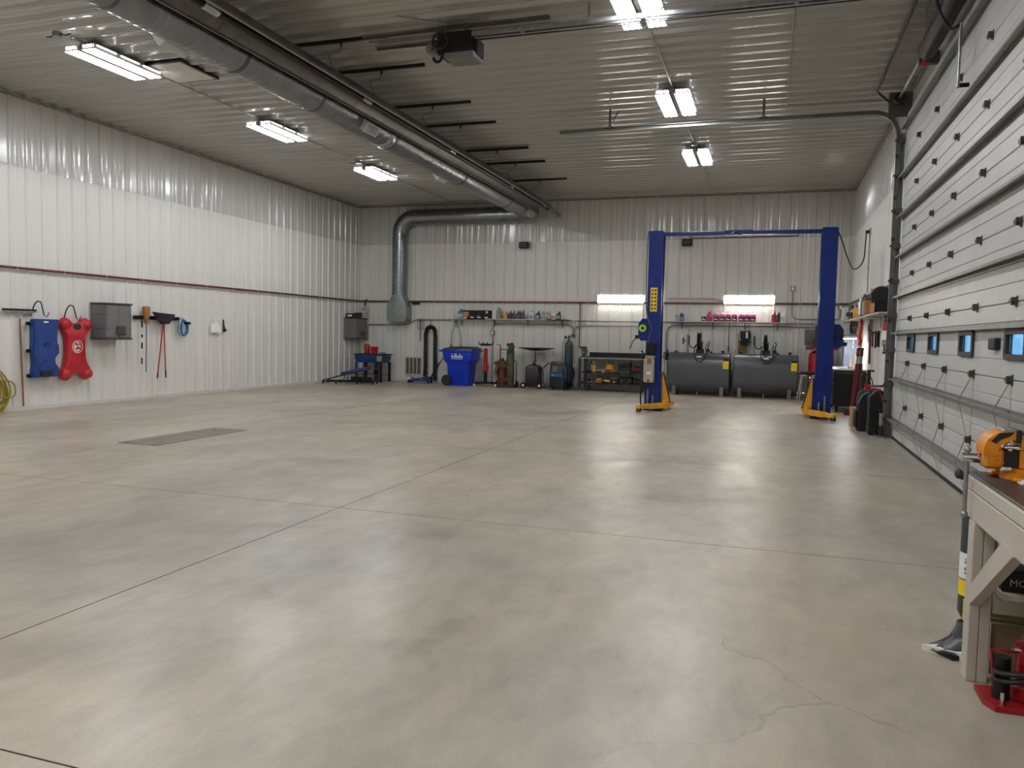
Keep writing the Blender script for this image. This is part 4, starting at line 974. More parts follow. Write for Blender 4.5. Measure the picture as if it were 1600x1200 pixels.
def jug(label, loc, w, h, mat, capm, labm=None, rz=0, group=None, name='jug', d=None, cat='jug', neck=.022):
    d = d or w * .7; t = thing(name, label, cat, loc, rz, group); a, b = w / 2, d / 2
    MB().loft([rring(a * .96, b * .96, .02, 0), rring(a, b, .025, .008), rring(a, b, .025, h * .62), rring(a * .8, b * .8, .03, h * .74), rring(neck * 1.3, neck * 1.3, .02, h * .88), rring(neck, neck, .02, h * .92)]).obj('body', mat, t, ang=45)
    MB().cyl((0, 0, h * .90), (0, 0, h), neck * 1.15, n=12).obj('cap', capm, t)
    MB().tube([(a * .8, 0, h * .55), (a * .92, 0, h * .72), (a * .5, 0, h * .84), (neck, 0, h * .86)], .012, 6).obj('handle', mat, t)
    if labm: MB().box(-a * .86, a * .86, -b - .002, -b + .006, h * .12, h * .52, .002).obj('label_sheet', labm, t)
    return t
def quart(label, loc, w, h, mat, capm, labm=None, group=None, rz=0):
    t = thing('oil_bottle', label, 'bottle', loc, rz, group); a, b = w / 2, w * .3
    MB().loft([rring(a, b, .015, 0), rring(a, b, .015, h * .58), rring(a * .9, b * .9, .015, h * .68, .0), rring(a * .4, b * .55, .012, h * .84, a * .35), rring(a * .34, a * .34, .01, h * .90, a * .35)]).obj('body', mat, t, ang=45)
    MB().cyl((a * .35, 0, h * .88), (a * .35, 0, h), a * .38, n=10).obj('cap', capm, t)
    if labm: MB().box(-a * .85, a * .7, -b - .002, -b + .004, h * .1, h * .5).obj('label_sheet', labm, t)
    return t
def spray(label, loc, r, h, mat, capm, group=None, labm=None):
    t = thing('spray_bottle', label, 'spray can', loc, 0, group)
    MB().lathe([(r * .95, 0), (r, .005), (r, h * .68), (r * .8, h * .74), (r * .45, h * .78)], n=14).obj('body', mat, t)
    MB().lathe([(r * .5, h * .77), (r * .5, h * .92), (r * .3, h), (0, h)], n=12).obj('cap', capm, t)
    if labm: MB().lathe([(r * 1.01, h * .15), (r * 1.01, h * .55)], n=14).obj('label_sheet', labm, t)
    return t
def cx1(X):   # px column on the left shelf -> world x (front of the shelf)
    return -8.75 + (X - 704) * (3.56 / 188)
YS = WBY - .14
BL1 = M('washer_fluid_blue', '2f7fb8', .3, var=.05); NAVY = M('oil_navy', '1a2450', .4); BLKB = M('oil_black', '1d1c22', .4)
jug('blue washer-fluid jug at the left end of the left shelf', (cx1(717.8), YS, S1), .18, .27, BL1, M('cap_blue', '1f5f9c', .4), M('label_pale', 'a9c6b0', .5))
fb = [('orange and green front', 'c08a3e'), ('red stripe', '7c2f2f'), ('grey stripe', '6a6a6c'), ('plain black front', '202022'), ]
for k, (n_, c_) in enumerate(fb):
    t = thing('filter_box', 'black filter box with %s in the row on the left shelf' % n_, 'box', (cx1(728.2 + k * 11.2), YS, S1), 0, 'black filter boxes on the left shelf')
    MB().box(-.10, .10, -.11, .11, 0, .235, .003).obj('carton', BLACK, t)
    MB().box(-.09, -.01 if k else .09, -.1115, -.108, .02 if k else .06, .10 if k else .19).obj('print_patch', M('print_' + c_, c_, .6), t)
    MB().box(-.07, .03, -.1125, -.108, .015, .045).obj('print_line', PAPER, t)
    if k == 3: MB().box(-.03, .03, -.1125, -.108, .15, .21).obj('white_tag', PAPER, t)
jug('tall white plastic jug next to the filter boxes on the left shelf', (cx1(772), YS, S1), .14, .33, M('jug_white', 'cdd2dc', .4), WHITEP)
jug('pale green-grey jug right of the white jug on the left shelf', (cx1(778.5), YS + .04, S1), .12, .32, M('jug_greengrey', '7f8a73', .45), M('cap_greygreen', '5d6a55', .5))
quart('orange oil bottle on the left shelf', (cx1(789.8), YS, S1), .13, .20, M('oil_orange', 'c98335', .4), M('cap_orange', 'b8621c', .4))
quart('plain black oil bottle right of the orange one on the left shelf', (cx1(796.5), YS, S1), .13, .22, BLKB, BLACK)
for k, X in enumerate((802.5, 806)): quart('slim black oil bottle with grey label, %s of a pair on the left shelf' % ('left', 'right')[k], (cx1(X) + k * .05, YS, S1), .085, .23, BLKB, BLACK, M('label_slate', '55566e', .5), 'slim black oil bottles')
for k, X in enumerate((811.5, 816.5)): quart('dark plum oil bottle, %s of a pair on the left shelf' % ('left', 'right')[k], (cx1(X), YS, S1), .095, .235 + .015 * k, M('oil_plum', '23202e', .4), BLACK, MATS['label_slate'], 'plum oil bottles')
quart('white bottle with dark cap alone on the left shelf', (cx1(829.8), YS, S1), .085, .235, WHITEP, M('cap_brown', '4a3c34', .5), M('label_dim', '8d8278', .5))
quart('blue oil bottle with pale label on the left shelf', (cx1(840), YS, S1), .12, .235, NAVY, NAVY, M('label_bluegrey', '8fa3c8', .5))
for k, (X, c_) in enumerate(((848, 'dddddd'), (853, 'c7ccd2'), (857.3, '9fb6c0'))): spray('slim grey aerosol can on the left shelf, %s of three' % ('left', 'middle', 'right')[k], (cx1(X), YS, S1), .03, .28 - .02 * k, M('can_' + c_, '8e9094', .35, .5), M('canCap_' + c_, c_, .4), 'grey aerosol cans', M('can_label', 'b9bbb5', .5))
quart('white oil bottle with orange label on the left shelf', (cx1(863.8), YS, S1), .13, .215, M('oil_cream', 'd9d3c8', .4), WHITEP, M('label_orange', 'c9622b', .5))
quart('dark blue oil bottle at the right end of the left shelf', (cx1(871.5), YS, S1), .12, .225, M('oil_dkblue', '20284a', .4), BLACK, MATS['label_bluegrey'])

def cx2(X): return -2.50 + (X - 1047) * (2.94 / 186)
spray('small white and red bottle at the left end of the right shelf', (cx2(1055), YS, S2), .035, .16, M('bot_pinkwhite', 'd2b8b4', .4), REDP)
spray('slim silver can beside the small bottle on the right shelf', (cx2(1057.6), YS - .05, S2), .018, .18, STEEL, BLACK)
jug('blue can with dark cap on the right shelf', (cx2(1063.7), YS, S2), .12, .21, M('can_blue2', '27508f', .35), M('cap_dk', '1b2233', .5), M('label_ltblue', '6f8fc0', .5), neck=.03)
PINK = M('antifreeze_pink', 'f03c9c', .25, var=.05, trans=.25); PINKD = M('antifreeze_magenta', 'b8406f', .3)
CLEAR = M('jug_clear_top', 'e6d8dc', .3); PLAB = M('jug_label_dark', '2b2033', .5)
ords = ('first', 'second', 'third', 'fourth', 'fifth', 'sixth', 'seventh', 'eighth', 'ninth')
for k, X in enumerate((1099.7, 1109.2, 1119.5, 1129.2, 1138.7, 1148.7, 1159.2, 1168.3, 1177.5)):
    dk = k == 1
    lab = 'darker magenta jug with red label among the pink jugs on the right shelf' if dk else ('clear jug with black label starting the row of pink jugs' if k == 0 else 'bright pink jug, %s from the left in the row of nine' % ords[k])
    t = thing('antifreeze_jug', lab, 'jug', (cx2(X), YS, S2), 0, 'row of jugs on the right shelf'); a, b, h = .072, .06, .265
    bm_ = PINKD if dk else (CLEAR if k == 0 else PINK)
    MB().loft([rring(a * .97, b * .97, .015, 0), rring(a, b, .02, .008), rring(a, b, .02, h * .60), rring(a * .8, b * .8, .03, h * .72)]).obj('body', bm_, t, ang=45)
    MB().loft([rring(a * .8, b * .8, .03, h * .72), rring(.028, .028, .02, h * .88), rring(.02, .02, .02, h * .92)]).obj('shoulder', PINKD if dk else CLEAR, t, ang=45)
    MB().cyl((0, 0, h * .9), (0, 0, h), .023, n=10).obj('cap', PINKD if dk else WHITEP, t)
    lb = MB().box(-a * .9, a * .9, -b - .002, -b + .006, h * .06, h * .48, .002).obj('label_sheet', M('label_red2', 'a3454f', .5) if dk else PLAB, t)
    if not dk:
        MB().box(-a * .7, a * .6, -b - .004, -b, h * .17, h * .25).obj('label_mark', PAPER, lb); MB().box(-a * .6, a * .1, -b - .004, -b, h * .30, h * .36).obj('label_mark', M('label_lilac', 'b69ad0', .5), lb)
quart('red oil bottle at the right end of the right shelf', (cx2(1209.5), YS, S2), .11, .27, REDP, REDP)
quart('black oil bottle between the red and white bottles on the right shelf', (cx2(1216), YS, S2), .11, .255, BLKB, BLACK)
quart('white oil bottle at the right end of the right shelf', (cx2(1223.5), YS, S2), .12, .29, WHITEP, WHITEP, M('label_grey3', 'bdbdb8', .5))

# ------------------------------------------------------------------ dark steel workbench
t = thing('steel_workbench', 'dark steel workbench on casters with two lower shelves at the back wall', 'workbench', (-3.98, 20.78, 0))
BM_ = M('bench_dark', '2b2b2b', .5, .4, var=.2)
MB().box(-.86, .86, -.36, .36, .86, .90, .004).obj('top', BM_, t)
MB().box(-.86, .86, -.375, -.36, .865, .885).obj('front_lip', STEEL, t)
MB().box(-.72, .86, .33, .36, .90, 1.02, .004).obj('back_rail', BLACK, t)
for z in (.50, .22): MB().box(-.84, .84, -.34, .34, z - .03, z, .004).obj('shelf', BM_, t)
for x in (-.83, .83):
    for y in (-.33, .33): MB().box(x - .03, x + .03, y - .03, y + .03, .09, .86).obj('leg', BM_, t)
MB().box(-.70, -.66, -.35, -.31, .09, .86).obj('leg', BM_, t)
for x in (-.70, .78):
    for y in (-.28, .28): caster(t, x, y, .06, M('caster_grey', '6b6258', .6))
t = thing('bench_vise', 'worn grey bench vise on the left end of the steel workbench', 'vise', (-4.70, 20.52, .902))
VG = M('vise_grey', '5a5854', .5, .6, var=.3)
MB().lathe([(.10, 0), (.10, .03), (.06, .05), (.06, .10)], n=16).obj('base', VG, t)
MB().box(-.06, .06, -.02, .16, .08, .22, .02).obj('body', VG, t); MB().box(-.06, .06, -.16, -.04, .08, .22, .02).obj('jaw_slide', VG, t)
MB().box(-.09, .07, -.17, -.02, .22, .28, .01).obj('jaw', DKSTEEL, t); MB().cyl((0, -.26, .12), (0, -.1, .12), .02).cyl((-.1, -.25, .12), (.1, -.25, .12), .008, n=6).obj('screw', STEEL, t)
def case(label, loc, w, d, h, mat, extra=None, name='tool_case', rz=0):
    t = thing(name, label, 'case', loc, rz)
    MB().box(-w / 2, w / 2, -d / 2, d / 2, 0, h * .55, .01).obj('base', mat, t); MB().box(-w / 2, w / 2, -d / 2, d / 2, h * .57, h, .012).obj('lid', mat, t)
    MB().box(-.05, .05, -d / 2 - .02, -d / 2, h * .45, h * .65, .006).obj('handle', BLACK, t)
    for s in (-1, 1): MB().box(s * w * .3 - .015, s * w * .3 + .015, -d / 2 - .008, -d / 2, h * .48, h * .64).obj('latch', extra or DKSTEEL, t)
    return t
U, LW = .502, .222
case('large black plastic tool case on the upper shelf of the steel workbench', (-3.62, 20.62, U + .075), .33, .3, .16, BLKPL)
case('flat pale grey-topped case under the large black case', (-3.60, 20.62, U), .28, .28, .07, M('case_greygreen', '5e625a', .5))
case('black-bottomed red tool case on the upper workbench shelf', (-3.30, 20.64, U + .075), .28, .3, .065, M('case_red', 'a0343a', .45))
case('dark case under the red tool case on the workbench', (-3.30, 20.64, U), .28, .3, .07, BLKPL)
case('dark red case on top of the red tool case', (-3.28, 20.66, U + .145), .24, .26, .05, M('case_wine', '4c1d20', .5))
t = thing('hard_hat', 'orange hard hat on the upper shelf of the steel workbench', 'helmet', (-4.02, 20.56, U))
OR = M('helmet_orange', 'cf8a1f', .4); MB().lathe([(.125, .02), (.125, .09), (.11, .16), (.075, .21), (.03, .235), (0, .238)], n=20).obj('shell', OR, t); MB().lathe([(.125, .018), (.15, .022), (.15, .03), (.125, .035)], n=20).obj('brim', OR, t)
MB().box(-.07, .07, -.135, -.12, .02, .08, .008).obj('visor', M('visor_navy', '1c2038', .3), t)
t = thing('upright_tool', 'yellow tool standing upright on the upper workbench shelf', 'tool', (-4.44, 20.56, U)); MB().box(-.03, .03, -.02, .02, 0, .30, .008).obj('body', YEL, t); MB().box(-.02, .02, -.024, .024, .18, .27, .004).obj('cutout', M('amber', 'a4641a', .5), t)
t = thing('cordless_drill', 'dark blue cordless drill standing beside the yellow tool on the workbench', 'drill', (-4.56, 20.56, U)); MB().box(-.05, .05, -.04, .04, 0, .06, .01).obj('battery', BLACK, t); MB().box(-.025, .025, -.03, .03, .06, .22, .012).obj('grip', NAVY, t); MB().cyl((0, -.1, .25), (0, .1, .25), .04).obj('motor', M('drill_blue', '2b3f6e', .4), t)
t = thing('grinder', 'small angle grinder with pale guard on the upper workbench shelf', 'grinder', (-4.26, 20.52, U)); MB().cyl((-.1, 0, .04), (.06, 0, .05), .028).obj('body', M('pale_brown', '8d8064', .5), t); MB().cyl((.08, -.0, .02), (.08, -.0, .09), .035).obj('head', STEEL, t); MB().cyl((.08, -.0, .0), (.08, -.0, .018), .05, n=16).obj('guard', WHITEP, t)
t = thing('yellow_sander', 'yellow and tan power tool on the lower workbench shelf', 'power tool', (-4.30, 20.52, LW)); MB().box(-.11, .09, -.06, .06, 0, .05, .015).obj('base', M('sander_tan', '8f7a45', .5), t); MB().box(-.06, .08, -.04, .04, .05, .12, .02).obj('body', M('sander_yellow', 'b79335', .5), t); MB().cyl((.08, 0, .06), (.15, 0, .06), .03).obj('nose', M('nose_red', '6e2f2a', .5), t)
t = thing('yellow_drill', 'yellow and black drill lying on the lower workbench shelf', 'drill', (-4.06, 20.50, LW)); MB().cyl((-.08, 0, .06), (.08, -.02, .05), .032).obj('body', M('drill_yellow', 'cfb52e', .5), t); MB().box(.0, .05, -.02, .02, .0, .05, .01).obj('grip', BLACK, t); MB().cyl((.08, -.02, .05), (.13, -.025, .05), .018).obj('chuck', BLACK, t)
t = thing('battery_charger', 'dark charger box with grey top and yellow tag on the lower workbench shelf', 'charger', (-3.88, 20.55, LW)); MB().box(-.1, .1, -.08, .08, 0, .12, .01).obj('case', BLKPL, t); MB().box(-.09, .09, -.07, .07, .12, .15, .008).obj('cover', GREYCAB, t); MB().box(-.02, .03, -.084, -.08, .02, .045).obj('tag_patch', LYEL, t)
case('wide black case with bright rivet on the lower workbench shelf', (-3.56, 20.58, LW), .34, .3, .16, BLACK, CHROME)
case('second black case at the right end of the lower workbench shelf', (-3.29, 20.66, LW), .19, .3, .12, BLACK, CHROME)
t = thing('hand_plane', 'metal hand plane with dark body at the left of the lower workbench shelf', 'tool', (-4.55, 20.57, LW)); MB().box(-.16, .12, -.03, .03, 0, .025, .004).obj('sole', STEEL, t); MB().box(-.06, .04, -.025, .025, .025, .10, .01).obj('body', BLACK, t); MB().tube([(.07, 0, .02), (.11, 0, .08)], .018, 6).obj('knob', BLACK, t)

# ------------------------------------------------------------------ two grey oil tanks
def oil_tank(label, xc, rod):
    t = thing('oil_tank', label, 'tank', (xc, 20.64, 0), 0, 'grey oil tanks side by side'); hl = .745
    z0, z1, hy = .06, 1.09, .34
    def ob(x, k):
        o = []; rr_ = hy * k; zc1, zc0 = z1 - hy, z0 + hy
        for i in range(13): o.append((x, rr_ * math.cos(PI * i / 12), zc1 + rr_ * math.sin(PI * i / 12)))
        for i in range(13): o.append((x, -rr_ * math.cos(PI * i / 12), zc0 - rr_ * math.sin(PI * i / 12)))
        return o
    MB().loft([ob(-hl - .03, .80), ob(-hl - .02, .93), ob(-hl, 1), ob(hl, 1), ob(hl + .02, .93), ob(hl + .03, .80)]).obj('shell', TANKM, t, ang=25)
    for x in (-.60, .58):
        for y in (-.27, .27): MB().box(x - .045, x + .045, y - .045, y + .045, 0, .24, .004).obj('foot', GREYT, t)
    MB().cyl((-.02, -.30, .10), (-.02, -.30, .02), .022, n=8).obj('drain_plug', GREYT, t)
    MB().box(.60, .74, -.344, -.335, .70, .90, .0).obj('yellow_label', LYEL, t)
    MB().box(.61, .735, -.34, -.326, .905, .955).obj('dark_sticker', BLACK, t)
    MB().cyl((-.60, 0, z1), (-.60, 0, z1 + .03), .035).cyl((-.60, 0, z1 + .025), (-.60, 0, z1 + .035), .06).obj('vent_cap', BLACK, t)
    MB().cyl((.28, 0, z1 - .01), (.28, 0, z1 + .04), .03).obj('bung', DKSTEEL, t)
    MB().cyl((.57, 0, z1 - .01), (.57, 0, z1 + .03), .03).cyl((.57, 0, z1 + .03), (.57, 0, z1 + .06), .045).obj('fill_cap', BLACK, t)
    # transfer pump: riser, air fitting, hose reel on a post
    MB().cyl((-.33, 0, z1 - .02), (-.33, 0, z1 + .46), .028, n=12).cyl((-.33, 0, z1 + .0), (-.33, 0, z1 + .06), .04).obj('pump_riser', STEEL, t)
    MB().cyl((-.28, 0, z1 + .2), (-.28, 0, z1 + .44), .015, n=8).obj('pump_tube', BLACK, t)
    MB().tube([(-.33, 0, z1 + .3), (-.43, 0, z1 + .3)], .012, 6).cyl((-.43, -.0, z1 + .22), (-.43, 0, z1 + .38), .02, n=8).obj('air_valve', DKSTEEL, t)
    MB().tube(spline([(-.28, 0, z1 + .22), (-.24, 0, z1 + .15), (-.16, 0, z1 + .13), (-.1, 0, z1 + .2)]), .013, 6).obj('feed_hose', BLACK, t)
    MB().box(-.10, .10, -.05, .12, z1 - .04, z1 + .10, .01).box(-.02, .06, 0, .06, z1 + .05, z1 + .3).obj('reel_stand', DKSTEEL, t)
    r = MB().lathe([(.06, -.045), (.23, -.045), (.23, -.035), (.15, -.03), (.15, .03), (.23, .035), (.23, .045), (.06, .045)], (-.02, -.02, z1 + .30), 'X', 24).obj('hose_reel', BLACK, t)
    MB().lathe([(.16, -.028), (.20, -.026), (.20, .026), (.16, .028)], (-.02, -.02, z1 + .30), 'X', 24).obj('wound_hose', RUBBER, r)
    MB().lathe([(.0, -.06), (.05, -.055), (.05, .055), (0, .06)], (-.02, -.02, z1 + .30), 'X', 12).obj('reel_hub', STEEL, r)
    MB().tube([(.13, -.02, z1 + .1), (.17, -.02, z1 + .18), (.15, -.02, z1 + .24)], .012, 6).obj('reel_crank', DKSTEEL, t)
    MB().tube(spline([(-.08, -.12, z1 + .2), (-.12, -.30, z1 + .05), (-.08, -.37, z1 - .14), (.03, -.375, z1 - .22), (.13, -.36, z1 - .14), (.19, -.25, z1 + .02), (.2, -.15, z1 + .06)]), .013, 7).obj('dispense_hose', BLACK, t)
    MB().lathe([(0, -.03), (.055, -.025), (.055, .025), (0, .03)], (.2, -.14, z1 + .06), 'Y', 14).tube([(.2, -.14, z1 + .1), (.24, -.12, z1 + .26), (.2, -.12, z1 + .3)], .014, 6).obj('nozzle', BLKPL, t)
    MB().box(-.05, .07, -.335, -.28, z1 - .12, z1 - .08, .003).obj('white_tag', PAPER, t)
    return t
oil_tank('dark grey oil tank with hose reel next to the left lift post', -1.70, 1)
oil_tank('dark grey oil tank with hose reel next to the right lift post', -.085, 1)
# black case on a board between the tanks
t = thing('hose_box', 'black hose-reel case on a wooden backboard between the tanks', 'case', (-.62, WBY, 1.12))
MB().box(-.17, .06, -.02, 0, -.02, .50, .002).obj('backboard', M('plywood', '8a7344', .7, var=.15), t)
MB().loft([rring(.10, .09, .03, .20, .0, -.12), rring(.125, .10, .04, .26, 0, -.12), rring(.13, .10, .04, .50, 0, -.12), rring(.12, .09, .03, .54, 0, -.12)]).obj('case', BLACK, t)
MB().box(-.13, .13, -.21, -.02, .53, .555, .005).obj('lid', GREYCAB, t)
MB().tube([(-.12, -.2, .5), (-.13, -.22, .4), (-.1, -.22, .3)], .008, 5).obj('cord', WHITEP, t); MB().box(.03, .08, -.225, -.215, .36, .52, .004).obj('white_strip', WHITEP, t)
t = thing('hanging_valve', 'thin dark hose and green valve hanging from the right shelf between the tanks', 'hose', (-1.02, WBY - .06, 1.15)); MB().cyl((0, 0, .1), (0, 0, .72), .008, n=6).obj('hose', BLACK, t); MB().cyl((0, 0, 0), (0, 0, .12), .02).obj('valve', M('valve_green', '4f6040', .5), t); MB().tube(spline([(0, 0, .02), (.06, -.05, -.08), (.2, -.06, .0)]), .006, 5).obj('air_tube', MATS['valve_green'], t)
# regulator behind the left post
t = thing('air_regulator', 'brass and black air regulator with hoses on the wall behind the left lift post', 'regulator', (-2.58, WBY, .92))
MB().cyl((0, -.1, -.05), (0, -.1, .14), .055).obj('filter_bowl', BLACK, t); MB().cyl((-.06, -.1, .05), (-.06, -.1, .16), .05).box(-.12, .05, -.14, -.0, -.0, .05, .006).obj('body', M('brass', '8a7440', .4, .8), t)
MB().cyl((.0, -.1, .14), (0, -.1, .22), .02).obj('knob', BLACK, t); MB().tube(spline([(0, -.1, -.05), (.01, -.1, -.4), (-.03, -.1, -.62), (-.06, -.1, -.5)]), .01, 6).obj('hose', BLACK, t)

# ------------------------------------------------------------------ two-post lift
LY = 15.80; LXL, LXR, TOP = -2.20, .98, 3.53
t = thing('two_post_lift', 'blue two-post vehicle lift with yellow arms near the tanks', 'vehicle lift', ((LXL + LXR) / 2, LY, 0))
cxl, cxr = LXL - (LXL + LXR) / 2, LXR - (LXL + LXR) / 2
def column(cx, s):
    # channel open towards the other post
    w, d, k = .14, .17, .012
    MB().prism([(cx - s * w, -d), (cx + s * w, -d), (cx + s * w, -d + .05), (cx + s * (w - k), -d + .05), (cx + s * (w - k), -d + k), (cx - s * (w - k), -d + k), (cx - s * (w - k), d - k), (cx + s * (w - k), d - k), (cx + s * (w - k), d - .05), (cx + s * w, d - .05), (cx + s * w, d), (cx - s * w, d)], 'Z', .012, TOP).obj('post', BLUEL, t)
    MB().box(cx - .21, cx + .21, -.24, .24, 0, .014, .002).obj('base_plate', BLUEL, t)
    MB().box(cx - .13, cx + .13, -.165, .165, TOP, TOP + .012).obj('top_cap', BLUEL, t)
    for y in (-.2, .2): MB().prism([(cx - .12, .014), (cx - .01, .014), (cx - .12, .14)], 'Y', y - .006, y + .006).obj('gusset', BLUEL, t)
    # carriage with two swing arms folded back and forward
    MB().box(cx + s * .10, cx + s * .19, -.14, .14, .05, .75, .006).obj('carriage', BLUEL, t)
    MB().prism([(cx + s * .17, .10), (cx + s * .34, .10), (cx + s * .34, .19), (cx + s * .19, .78), (cx + s * .17, .78)], 'Y', -.06, .05).obj('arm_gusset', YEL, t)
    MB().box(cx + s * .345, cx + s * .355, -.07, .06, .18, .60, .002, ).obj('rubber_pad', BLACK, t) if False else None
    MB().prism([(cx + s * .345, .16), (cx + s * .362, .16), (cx + s * .215, .76), (cx + s * .198, .76)], 'Y', -.055, .045).obj('rubber_pad', BLACK, t)
    MB().cyl((cx + s * .27, -.12, .04), (cx + s * .27, -.12, .2), .05, n=14).obj('pivot', YEL, t)
    a0 = Vector((cx + s * .27, -.12, .11)); a1 = Vector((cx - s * .02, -.62, .09)); dr = (a1 - a0).normalized()
    ang = math.atan2(dr.y, dr.x); ln = (a1 - a0).length
    MB().box(0, ln, -.055, .055, -.05, .05, .006, T(a0, 0, 0, ang)).obj('swing_arm', YEL, t)
    MB().box(ln - .06, ln + .28, -.04, .04, -.038, .038, .005, T(a0, 0, 0, ang)).obj('arm_extension', YEL, t)
    e = a0 + dr * (ln + .24); MB().cyl((e.x, e.y, .02), (e.x, e.y, .09), .05, n=14).obj('lift_pad', DKSTEEL, t)
    b1 = Vector((cx + s * .30, .7, .09)); b0 = Vector((cx + s * .27, .12, .11)); dr = (b1 - b0).normalized(); ang = math.atan2(dr.y, dr.x); ln = (b1 - b0).length
    MB().box(0, ln, -.055, .055, -.05, .05, .006, T(b0, 0, 0, ang)).obj('swing_arm', YEL, t)
    for x_, z_ in ((-.05, .42), (.05, .30)): MB().cyl((cx + s * x_ - .02, -.195, .05), (cx + s * x_ - .02, -.195, z_), .02, n=10).obj('adapter_post', GALVD, t)
column(cxl, 1); column(cxr, -1)
MB().box(cxl + .13, cxr - .13, -.04, .04, TOP - .075, TOP - .005, .004).obj('cross_beam', BLUEL, t)
MB().box(-.30, .22, -.05, .05, TOP - .06, TOP + .01, .004).obj('beam_sleeve', BLUEL, t)
MB().cyl((cxl + .62, 0, TOP - .13), (cxr - .55, 0, TOP - .12), .013, n=8).obj('shutoff_bar', M('bar_brown', '3a2a26', .5), t)
for x in (cxl + .62, cxr - .55): MB().cyl((x, 0, TOP - .13), (x, 0, TOP - .05), .008, n=6).obj('bar_hanger', BLACK, t)
MB().tube(spline([(-.28, -.05, TOP - .02), (-.2, -.07, TOP - .08), (-.1, -.07, TOP - .03), (0, -.07, TOP - .08), (.08, -.06, TOP - .02)]), .01, 6).obj('hydraulic_hose', BLACK, t)
MB().tube(spline([(cxl - .1, -.10, TOP), (cxl - .17, -.12, TOP - .1), (cxl - .17, -.14, 2.3), (cxl - .13, -.2, 1.9), (cxl - .08, -.22, 1.75), (cxl - .03, -.22, 1.62), (cxl - .08, -.2, 1.45), (cxl - .1, -.2, 1.3)]), .011, 6).obj('hydraulic_line', M('line_grey', '5b5d62', .5), t)
yl = MB().box(cxl - .08, cxl + .055, -.174, -.170, 1.96, 2.43).obj('warning_label', LYEL, t)
for k in range(6):
    for j in range(2): MB().box(cxl - .06 + j * .062, cxl - .025 + j * .062, -.1755, -.1735, 2.00 + k * .072, 2.035 + k * .072).obj('label_pictogram', M('print_dark', '26261e', .6), yl)
# power unit
pu = MB().box(cxl - .15, cxl + .05, -.33, -.18, .56, 1.04, .02).obj('oil_reservoir', M('reservoir_cream', 'b5a887', .45, var=.06), t)
MB().box(cxl - .12, cxl + .01, -.334, -.328, .70, .90).obj('data_plate', M('plate_silver', 'a5a8ac', .4, .3), pu); MB().box(cxl - .09, cxl + .0, -.337, -.332, .72, .775).obj('white_sticker', PAPER, pu); MB().cyl((cxl - .05, -.33, .60), (cxl - .05, -.342, .60), .02, n=10).obj('drain_plug', BLACK, pu)
MB().box(cxl - .08, cxl + .0, -.34, -.326, .93, 1.03, .004).obj('brown_patch', M('patch_brown', '7a5a3a', .6), pu)
MB().box(cxl - .13, cxl + .06, -.31, -.19, 1.04, 1.10, .01).obj('valve_block', STEEL, t); MB().tube([(cxl - .12, -.26, 1.1), (cxl - .2, -.27, 1.16)], .01, 6).sph((cxl - .2, -.27, 1.17), .02, 8, 6).obj('release_lever', BLACK, t)
mo = MB().box(cxl - .11, cxl + .06, -.33, -.18, 1.10, 1.34, .03).obj('motor', BLACK, t)
for k in range(5): MB().box(cxl - .112 + k * .035, cxl - .10 + k * .035, -.338, -.33, 1.13, 1.31).obj('cooling_fin', BLACK, mo)
MB().tube(spline([(cxl - .16, -.25, .6), (cxl - .2, -.25, .4), (cxl - .2, -.24, .15), (cxl - .16, -.2, .05)]), .015, 7).obj('power_cord', BLACK, t)
cc = (LXL + LXR) / 2
MB().tube([Vector((q[0] - cc, q[1] - LY, q[2])) for q in spline([(LXR + .13, LY, TOP - .02), (LXR + .22, LY + .1, TOP - .2), (LXR + .35, LY + .4, 3.05), (1.50, LY + .9, 2.86), (1.70, LY + 1.3, 3.05), (1.76, LY + 1.6, 3.5), (1.775, LY + 1.69, 3.64)])], .012, 7).obj('power_cable', BLACK, t)
t = thing('wall_plug', 'black plug on a grey outlet high on the right wall', 'plug', (WRX, LY + 1.75, 3.68)); MB().box(-.03, 0, -.06, .06, -.08, .08, .006).obj('outlet', GALVD, t); MB().cyl((-.03, -.02, 0), (-.09, -.06, 0), .035, n=10).obj('plug', BLACK, t)
t = thing('conduit_riser', 'conduit running down the right wall from the black plug', 'conduit', (WRX - .012, LY + 1.8, 2.45)); MB().cyl((0, 0, 0), (0, 0, 1.16), .012, n=8).obj('pipe', GALVD, t); MB().box(-.02, .012, -.02, .02, .5, .53).obj('strap', GALVD, t)
# hose reels fixed to the posts
def reel(label, x, y, z, s, green):
    t = thing('hose_reel', label, 'hose reel', (x, y, z))
    MB().loft([[(s * a, b * .9, c) for a, b, c in ((0, -.09, -.2), (.12, -.09, -.2), (.17, -.09, -.12), (.17, -.09, .14), (.10, -.09, .24), (0, -.09, .24))], [(s * a, b * .9, c) for a, b, c in ((0, .09, -.2), (.12, .09, -.2), (.17, .09, -.12), (.17, .09, .14), (.10, .09, .24), (0, .09, .24))]]).obj('housing', BLUEL, t)
    MB().cyl((s * .08, -.085, .05), (s * .08, -.12, .05), .075, n=18).obj('hub_ring', M('hub_green', '8fd03a', .4) if green else BLACK, t); MB().cyl((s * .08, -.12, .05), (s * .08, -.128, .05), .03, n=12).obj('hub', BLACK, t)
    MB().box(s * .13, s * .24, -.05, .05, -.16, -.09, .01).obj('outlet_guide', BLACK, t)
    if green: MB().tube(spline([(s * .2, 0, -.14), (s * .28, -.02, -.22), (s * .34, -.02, -.36)]), .012, 6).obj('hose', M('hose_red', '8a3b36', .5), t)
reel('blue hose reel with a lime green hub on the left lift post', LXL - .14, LY - .02, 1.58, -1, True)
reel('blue hose reel with a black hub on the right lift post', LXR + .14, LY - .02, 1.52, 1, False)

